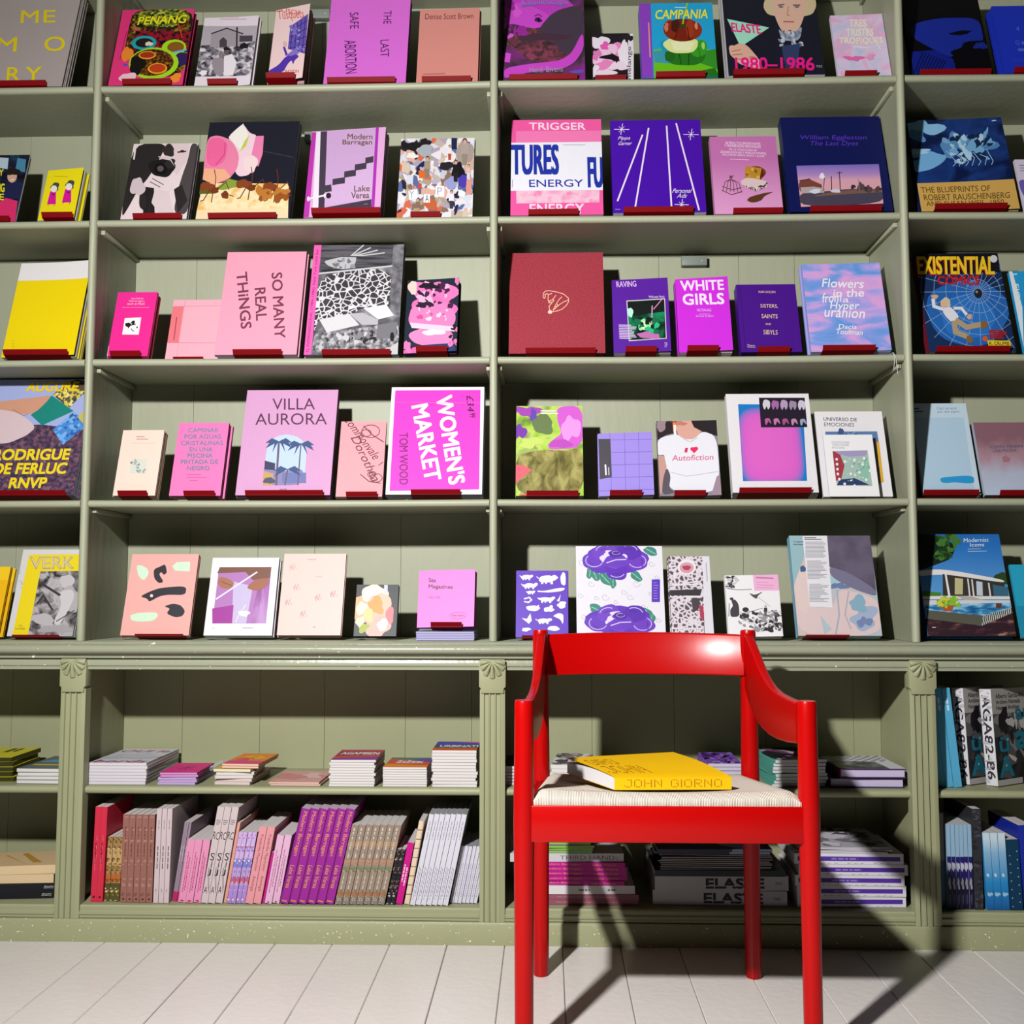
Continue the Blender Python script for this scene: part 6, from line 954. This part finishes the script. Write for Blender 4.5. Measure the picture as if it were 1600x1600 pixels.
# ---- far right bay, upright
spines([1464, 1477, 1490, 1504], 6, 1076, -5.5, .19, '5cb4dc', 'sky blue paperback leaning against the pilaster', spine_art=[Dash(.5, .76, .9, 'dceef8', .25, 23)], pg='d8e8f0')
AG = [Tx('AGA82-86', .15, .06, .85, .94, '3c3a42', rot=-90, b=.03), Sp(24, ['c8c6cc', '9c9aa2'], 4)]
AF = [Rc(0, 0, 1, 1, 'b4b0ac'), Rc(0, .0, 1, .74, PM('vor', 34, [(0, '2c2c30'), (.4, '5c5a5c'), (.6, '1c1c20'), (.8, '8c8884')], const=True)), Sc(.1, .2, .95, .7, 26, ['1c1c22', '3c3c44', 'd0ccc8'], .03, .09, 9), Tx('Alberto García-Alix', .1, .90, .8, .95, '2c2a2c'), Tx('Archivo Nómada', .1, .84, .7, .885, '2c2a2c'), Tx('Nomad Archive', .1, .78, .66, .825, '2c2a2c'), Tx('A', .06, .08, .42, .3, '1c7c94', b=.04), Tx('ü', .1, .34, .34, .5, '1c7c94', b=.04), Tx('al', .5, .35, .95, .62, '1c7c94', b=.04), Tx('ar', .55, .66, .9, .78, '1c7c94', b=.03), Rc(.0, 0, .6, .06, 'c8c4c0')]
def standing(px, row, top, w, t, yaw, cover, desc, art, spine_art, spine='e8e6ea', Yf=.10, hard=False, lean=3):
    z = ZS[row]+.001; x = xAt(px, Yf, z); lo_, hi_ = .05, .4
    for _ in range(30):
        m_ = (lo_+hi_)/2
        if proj((x, Yf, z+m_))[1] > top: lo_ = m_
        else: hi_ = m_
    h = lo_/math.cos(R_(lean))
    r = thing('book', desc, 'book', None, Tr(x, Yf, z+.036*math.sin(R_(lean))) @ Rz(yaw) @ Rx(-lean) @ Tr(w/2, 0, 0))
    book_parts(r, w, h, t, cover, pages('e4e2e4'), art, None, hard, spine_art, spine=spine); return r
standing(1516, 6, 1077, .17, .034, 32, 'c8c4c4', 'thick silver photo archive book behind a similar one', AF, AG, Yf=.075)
standing(1560, 6, 1079, .17, .034, 32, 'c8c4c4', 'thick silver photo archive book in front with white lettered spine', AF, AG, Yf=.055)
# ---- bottom shelf, upright spines of the left bay
v = lambda s, a, b_, c, b=.0, w0=.25, w1=.75: Tx(s, w0, a, w1, b_, c, rot=-90, b=b)
spines([140, 149.5, 160], 7, 1261, 1.5, .17, 'e0304c', 'glossy scarlet paperback spine', spine_art=[Dash(.4, .4, .62, '6c1424', .14, 3), Sc(.2, .35, .9, .7, 6, ['f4a0b0'], .01, .03, 3), El(.5, .05, .2, .012, '5c1020')], Yf=0.018)
spines([160, 167, 175, 184], 7, 1308, 2, .15, 'b08a58', 'tan and gold patterned small spine', spine_art=[Rc(0, .55, 1, .8, 'd0a870'), Rc(0, .3, 1, .42, 'c46c30'), Rc(0, .0, 1, .28, '5c5428'), Sp(30, ['e0c898', '6c4c20', '8a7430'], 3)], Yf=0.023)
spines([185, 200, 207, 215, 225, 236], 7, 1273, 0.5, .19, 'a06c60', 'dusty brown spine', spine_art=[Dash(.5, .52, .86, '6c3c38', .14, 4), El(.5, .04, .2, .01, '5c2c2c'), Sp(10, ['b88478', '8c5a50'], 6)], Yf=0.013)
spines([238, 246.5, 254, 263], 7, 1264, 1.0, .20, 'dcc8cc', 'pale pinkish grey tall spine', spine_art=[Dash(.5, .36, .6, '6c5860', .2, 5), Dash(.5, .78, .88, '9c8890', .14, 6), Dash(.5, .1, .15, '9c8890', .14, 7)], Yf=0.010)
spines([264, 268, 272, 276], 7, 1285, 8, .20, 'a08c9c', 'thin grey violet booklet spine', Yf=0.028, spine_art=[Rc(0, 0, 1, .12, 'c82c70'), Dash(.5, .5, .7, 'd8ccd8', .2, 2)])
spines([276, 285, 300, 312], 7, 1313, 8, .16, 'f29cc4', 'rose pink spine', spine_art=[Dash(.36, .15, .8, 'c8508a', .12, 8), Dash(.62, .2, .72, 'c8508a', .12, 9), El(.5, .03, .25, .012, 'd82c48')], Yf=0.013)
spines([312, 325, 336, 346], 7, 1262, 9, .18, 'dccacc', 'whitish spine strewn with big black serif letters', spine_art=[Tx('RC', .05, .66, .95, .74, '2c2428', sh=.2), Tx('S', .2, .44, .8, .52, '2c2428'), Tx('T', .3, .36, .9, .44, '2c2428', rot=20), Tx('J', .2, .28, .7, .35, '2c2428'), Tx('S', .2, .2, .9, .27, '2c2428', rot=-20), Tx('A', .1, .1, .6, .17, '2c2428'), Lines(.15, .82, .85, 3, .02, .008, '8c7c80')], Yf=0.010)
spines([345, 350], 7, 1286, 9, .18, 'eea898', 'thin salmon spine beside lilac spines', Yf=0.018)
spines([350, 357, 364, 371, 379], 7, 1301, 9, .16, 'c4a4e0', 'lilac and red blotched spine', spine_art=[Rc(0, .62, 1, 1, 'd8b8ec'), Rc(0, .5, 1, .62, '8a84d8'), Rc(0, .28, 1, .38, 'c86484'), Rc(0, 0, 1, .24, 'b490dc'), Sp(26, ['9c84dc', 'e4c0ec', 'd86c8c', 'ece0f4'], 5)], Yf=0.013)
spines([379, 392, 404], 7, 1293, 10, .18, 'f0a0a8', 'salmon pink spine with brown lettering', spine_art=[v('Friederike Mayröcker', .42, .9, '7c4450'), v('Antologia', .16, .36, '7c4450')], Yf=0.010)
spines([405, 409], 7, 1332, 10, .14, 'd81c98', 'thin magenta spine between pink ones', Yf=0.018)
spines([410, 421, 433], 7, 1306, 10, .15, 'f0bcdc', 'pale pink spine', spine_art=[Dash(.36, .15, .78, 'b878a0', .12, 10), Dash(.64, .25, .7, 'b878a0', .12, 11), El(.5, .02, .12, .01, '2c1c28')], Yf=0.013)
spines([433, 447, 461, 475, 489, 503, 518], 7, 1265, 12.5, .19, 'a4289c', 'purple spine with gold lettering', spine_art=[Rc(.0, 0, .16, 1, '8c2084'), v('Modern Barragan', .5, .97, 'e8a060', .01, .22, .8), v('Lake Verea', .16, .4, 'e8a060', .01, .25, .75), Rc(.2, .02, .8, .035, 'd89060')], Yf=0.010, pg='d8c8d8', jit=.002)
spines([519, 530, 542, 553, 564, 575, 586, 597], 7, 1290, 12, .18, 'a08c7c', 'tan and green weathered spine', spine_art=[Rc(0, .72, 1, .8, 'b89878'), Rc(0, .5, 1, .56, 'c08c74'), Rc(0, .42, 1, .47, '7c8c68'), Rc(0, .1, 1, .16, 'b07850'), Rc(0, 0, 1, .1, '8c847c'), Dash(.45, .58, .96, 'd8d0c4', .22, 12), Dash(.45, .18, .4, 'd0c8bc', .18, 13), Sp(26, ['b09c84', '8c7868', 'a89888'], 7), Tx('O', .25, .04, .75, .08, 'e8e0d4')], Yf=0.010)
spines([598, 605, 612], 7, 1328, 11, .15, '2c2830', 'black and white patterned thin spine', spine_art=[Sp(40, ['c8c0bc', '8c745c', '14121a'], 3)], Yf=0.013)
spines([613, 624], 7, 1318, 11, .15, 'd4148c', 'magenta spine with white lettering', spine_art=[Dash(.28, .36, .64, 'f4dcec', .2, 14), Dash(.68, .3, .6, 'f4dcec', .2, 15)], Yf=0.013)
spines([625, 634], 7, 1284, 10, .17, 'f0d8bc', 'cream spine with exposed stitching', spine_art=[Ln([(0, y/9), (1, y/9+.01)], .008, '5c3a30') for y in range(1, 9)]+[Ln([(.9, 0), (.9, 1)], .05, '8c4c48')], Yf=0.018)
spines([634, 643, 651, 659, 667, 675, 683, 694], 7, 1273, 12, .19, 'e4e2ee', 'tall white spine', spine_art=[Dash(.35, .06, .42, 'a8a4b8', .14, 16), Dash(.65, .1, .4, 'a8a4b8', .14, 18), Dash(.5, .72, .92, 'b8b4c8', .16, 17)], Yf=0.010, pg='b0b0b4')
spines([696, 702, 708, 714, 720, 726, 732, 739], 7, 1323, 11.5, .15, 'e0deec', 'short white spine beside the right pilaster', spine_art=[Dash(.5, .1, .7, 'b0acc0', .2, 19)], Yf=.030, pg='b0b0b4')
# ---- bottom shelf, far left pile
stack(-60, 76, 7, 2, .018, .15, '2a2a2e', 'black book with small white lettering', face='spine', Yf=.035, yaw=7, spine='1c1c22', pg='5c5a58', hard=False, spine_art=[Tx('Two Books', .3, .5, .7, .6, 'd8d8dc', rot=-90), Tx('Gallery', .3, .34, .6, .44, 'd8d8dc', rot=-90)][:0]+[Tx('Books', .52, .02, .72, .12, 'd8d8dc', rot=-90), Tx('Gallery', .28, .02, .48, .13, 'd8d8dc', rot=-90)], tw=2)
stack(-60, 78, 7, 2, .022, .15, 'e8c898', 'beige paperback with dark page edges', face='spine', Yf=.04, yaw=7, zoff=.0378, pg='5a5854', spine='ecd0a4', art=[Pg([(.2, .2), (.9, .5), (.85, .55), (.2, .3)], 'c89840'), Pg([(.1, .35), (.8, .7), (.75, .72)], 'd8ac5c')], tw=2)
# ---- bottom shelf behind the chair
h = stack(838, 998, 7, 2, .013, .2, '9c5c6c', 'dusty mauve book with embossed spine', face='spine', spine_art=[Dash(.5, .2, .8, 'b87c88', .2, 20)], Yf=0.027, tw=.8)
h = stack(848, 990, 7, 1, .021, .2, 'ece4e6', 'white book lying between mauve and magenta books', face='spine', spine_art=[Dash(.5, .2, .3, '8c8088', .25, 21), Dash(.5, .5, .62, '8c8088', .25, 22)], Yf=0.027, zoff=h, spine='ece6e8')
h = stack(845, 980, 7, 5, .0112, .2, 'c81c98', 'magenta book lying flat with gold lettering', face='spine', spine='c81c98', spine_art=[Tx('Modern Barragan', .25, .52, .75, .95, 'f0a048', rot=-90, b=.01), Tx('Lake Verea', .25, .1, .75, .38, 'f0a048', rot=-90)], Yf=0.027, zoff=h, jit=.005)
h = stack(797, 975, 7, 1, .021, .19, 'e0dce0', 'white book with large grey serif lettering on its spine', face='spine', spine='d8d4d8', spine_art=[Tx('THIRD HAND', .25, .08, .75, .56, '6c6870', rot=-90), Tx('c', .3, .05, .6, .07, '8c8890', rot=-90)], Yf=0.029, zoff=h)
h = stack(846, 925, 7, 4, .0062, .16, '8c3cc0', 'green and purple magazine atop the magenta pile', face='spine', name='magazine', cat='magazine', spine='8ccc3c', art=[Rc(.5, 0, 1, 1, '9c44cc'), Bl(.4, .5, .3, .3, 'a4dc40', 4, .3), Rc(0, 0, .1, 1, 'd84cb8')], pg='b8a0d0', Yf=0.032, zoff=h, jit=.006)
EL = [Tx('ELASTE', .18, .24, .82, .62, '2a2a2e', rot=-90, b=.05, sh=-.1), Tx('taz', .4, .06, .6, .1, '6c6a70', rot=-90)]
EL = [Tx('ELASTE', .14, .18, .86, .62, '26262a', rot=-90, b=.06)]+[Rc(.3, .18, .36, .62, 'c8c6ca'), Tx('taz', .42, .05, .62, .1, '5c5a60', rot=-90)]
h = stack(1020, 1230, 7, 2, .037, .21, 'd4d2d6', 'thick white volume with black stencil lettering on its spine', face='spine', spine='d0ced2', spine_art=EL, Yf=0.027, jit=.006, pg='b8b8bc')
h = stack(1022, 1226, 7, 1, .015, .21, '3c4048', 'dark slate book between white volumes and striped magazines', face='spine', spine='3c4048', Yf=0.022, zoff=h)
h = stack(1031, 1205, 7, 8, .0044, .21, '1c1c22', 'black edged magazine', face='spine', name='magazine', cat='magazine', spine='d8d0cc', pg='2c2a2c', Yf=0.027, zoff=h, jit=.004, spine_art=[Rc(.5, 0, 1, 1, '26262c')])
h = stack(1025, 1205, 7, 2, .006, .21, '443c58', 'glossy violet grey magazine on top of the black edged pile', face='spine', name='magazine', cat='magazine', spine='4c4864', Yf=0.027, zoff=h, art=[Bl(.5, .3, .4, .2, 'a8c0f0', 3, .3), Bl(.6, .6, .3, .1, 'ece8f4', 4, .3)], spine_art=[Rc(0, 0, 1, .35, 'b8c8f0')])
PV = [Rc(.30, .03, .72, .97, '5a34a8'), Dash(.5, .42, .66, '9c80d0', .16, 24)]+[Ln([(.06+.1*((i*7) % 3)/3, .06+.06*i), (.1, .08+.06*i), (.05, .09+.06*i)], .012, '8c8890') for i in range(15) if i % 4]
h = stack(1246, 1417, 7, 5, .0265, .21, 'ece8f0', 'white book with a purple band along its spine', face='spine', spine='ece8f0', spine_art=PV, Yf=0.022, jit=.006, tw=1.2)
h = stack(1252, 1396, 7, 3, .004, .21, 'c8c4d0', 'loose white magazine atop the purple banded pile', face='spine', name='magazine', cat='magazine', spine='d8d4dc', zoff=h, Yf=0.027, art=[Sc(0, 0, 1, 1, 36, ['8c8890', 'e8e4ec', '5c5a64'], .03, .1, 5)], jit=.01, tw=5)
# ---- far right bay, bottom spines
spines([1465, 1479], 7, 1271, 0, .18, '8c8c84', 'grey and teal spine beside the right pilaster', spine_art=[Rc(0, 0, 1, .5, '3c6478')], Yf=.030)
spines([1481, 1487, 1494, 1501, 1508, 1514, 1521], 7, 1289, 0, .16, '9cc0dc', 'pale blue spine with navy and white figures', spine_art=[Rc(0, .35, 1, .62, '241c6c'), Rc(0, 0, 1, .35, '1c1838'), Bl(.5, .5, .4, .06, 'c8c8e0', 4, .3), Bl(.5, .3, .35, .06, 'b0a8c0', 5, .3), Bl(.5, .12, .3, .05, '4c4470', 6, .3)], Yf=0.018)
spines([1522, 1536], 7, 1264, 0, .19, '34343a', 'charcoal cloth spine between pale and bright blue spines', Yf=0.016, spine_art=[Sp(40, ['4c4c54', '26262c'], 4)])
spines([1537, 1549, 1560, 1573], 7, 1302, -2, .16, '2c8cd0', 'bright blue spine fading to white at its top', spine_art=[Rc(0, 0, 1, 1, PM('lin', 5.5, [(0, '1c5ca8'), (.4, '2c94d8'), (.8, '90c4e8'), (1, 'd8ecf8')], dist=.06)), Bl(.5, .2, .3, .03, 'a8d4f0', 4, .4), Bl(.4, .45, .2, .02, 'd8ecf8', 5, .3)], Yf=0.013)
spines([1576, 1596], 7, 1312, -2, .16, '0c3c5c', 'dark teal spine dotted with white', spine_art=[El(.2+.6*(i % 2), .05+.06*i, .05, .008, 'a8d4e0') for i in range(14)], Yf=0.013)
spines([1597, 1608, 1620], 7, 1290, -3, .18, '1c30a8', 'deep royal blue spine at the right edge', Yf=0.010)

# ================================================================ BOOK ON THE CHAIR
PIX = {'J': ['00111', '00001', '00001', '00001', '00001', '10001', '01110'], 'O': ['01110', '10001', '10001', '10001', '10001', '10001', '01110'], 'H': ['10001', '10001', '10001', '11111', '10001', '10001', '10001'],
       'N': ['10001', '11001', '10101', '10101', '10011', '10001', '10001'], 'G': ['01110', '10001', '10000', '10011', '10001', '10001', '01110'], 'I': ['1', '1', '1', '1', '1', '1', '1'], 'R': ['11110', '10001', '10001', '11110', '10100', '10010', '10001']}
def dots(s, x0, x1, y0, y1, c):
    n = sum(len(PIX[k][0])+1 if k != ' ' else 4 for k in s)-1; o = []; x = 0; dx = (x1-x0)/n; dy = (y1-y0)/7
    for k in s:
        if k == ' ': x += 4; continue
        for j, r in enumerate(PIX[k]):
            for i, b_ in enumerate(r):
                if b_ == '1': o.append(El(x0+(x+i+.5)*dx, y1-(j+.5)*dy, dx*.40, dy*.40, c, 0, 8))
        x += len(PIX[k][0])+1
    return o
SZ = .4885
YB = -.535
xa = xAt(960, YB, SZ+.01); xb = xAt(1145, YB, SZ+.01); Lb = xb-xa; Wb, Tb = .20, .025
M = Tr(xa, YB, SZ) @ Rz(3)
yb = thing('book', 'yellow paperback with dotted lettering lying on the woven seat of the armchair', 'book', None, M)
SK = .085; YEL = 'fcc800'; DOT = '9c3a10'
mb = MB()                                  # cover: spine towards the viewer, upper board curling up
K = 14; top = []
def crv(f, g): return Tb+.002+.018*f**1.6*(.35+.65*g)+.010*math.sin(math.pi*f)*(.3+.4*g)
NX = 10
vs = []; fs = []
for j in range(K+1):
    f = j/K
    for i in range(NX+1):
        g = i/NX; vs.append((Lb*g-SK*f, Wb*f, crv(f, g)-(.0 if j else .002)))
for j in range(K):
    for i in range(NX):
        a = j*(NX+1)+i; fs.append((a, a+1, a+NX+2, a+NX+1))
o_ = len(vs); vs += [(x, y, z_-.0006) for x, y, z_ in vs]; fs += [tuple(o_+i for i in reversed(f)) for f in fs]
mb.add(vs, fs, YEL)
mb.box((0, -.0006, 0), (Lb, .0004, Tb), YEL); mb.add([(0, 0, 0), (Lb, 0, 0), (Lb-SK, Wb, 0), (-SK, Wb, 0), (0, 0, .0006), (Lb, 0, .0006), (Lb-SK, Wb, .0006), (-SK, Wb, .0006)], [(0, 3, 2, 1), (4, 5, 6, 7), (0, 1, 5, 4), (1, 2, 6, 5), (2, 3, 7, 6), (3, 0, 4, 7)], YEL)
YDOWN[0] = False
draw(mb, dots('JOHN GIORNO', .08, .92, .2, .86, DOT), lambda u, v_: (u, v_), lambda u, v_, L: (u*Lb, -.0007-.00002, v_*Tb), 1)
def onc(u, v_, L):
    f = v_; g = u; return (Lb*g-SK*f, Wb*f, crv(f, g)+.0004)
draw(mb, dots('JOHN', .04, .40, .14, .46, DOT)+dots('GIRO', .06, .30, .52, .80, DOT), lambda u, v_: (u, v_), onc, 1)
YDOWN[0] = True
mb.build('cover', yb, 1.2)
mb = MB(); vs = []; fs = []
for j in range(K+1):
    f = j/K; z1 = Tb-.001+.004*math.sin(math.pi*min(1, f*1.2))
    q = SK*f*.98; vs += [(-q+.0006, Wb*f*.98+.0006, .0008), (Lb-.001-q, Wb*f*.98+.0006, .0008), (Lb-.001-q, Wb*f*.98+.0006, z1), (-q+.0006, Wb*f*.98+.0006, z1)]
rs = [vs[4*j:4*j+4] for j in range(K+1)]
mb.rings(rs, pages('f6f2f4')); mb.build('page_block', yb)
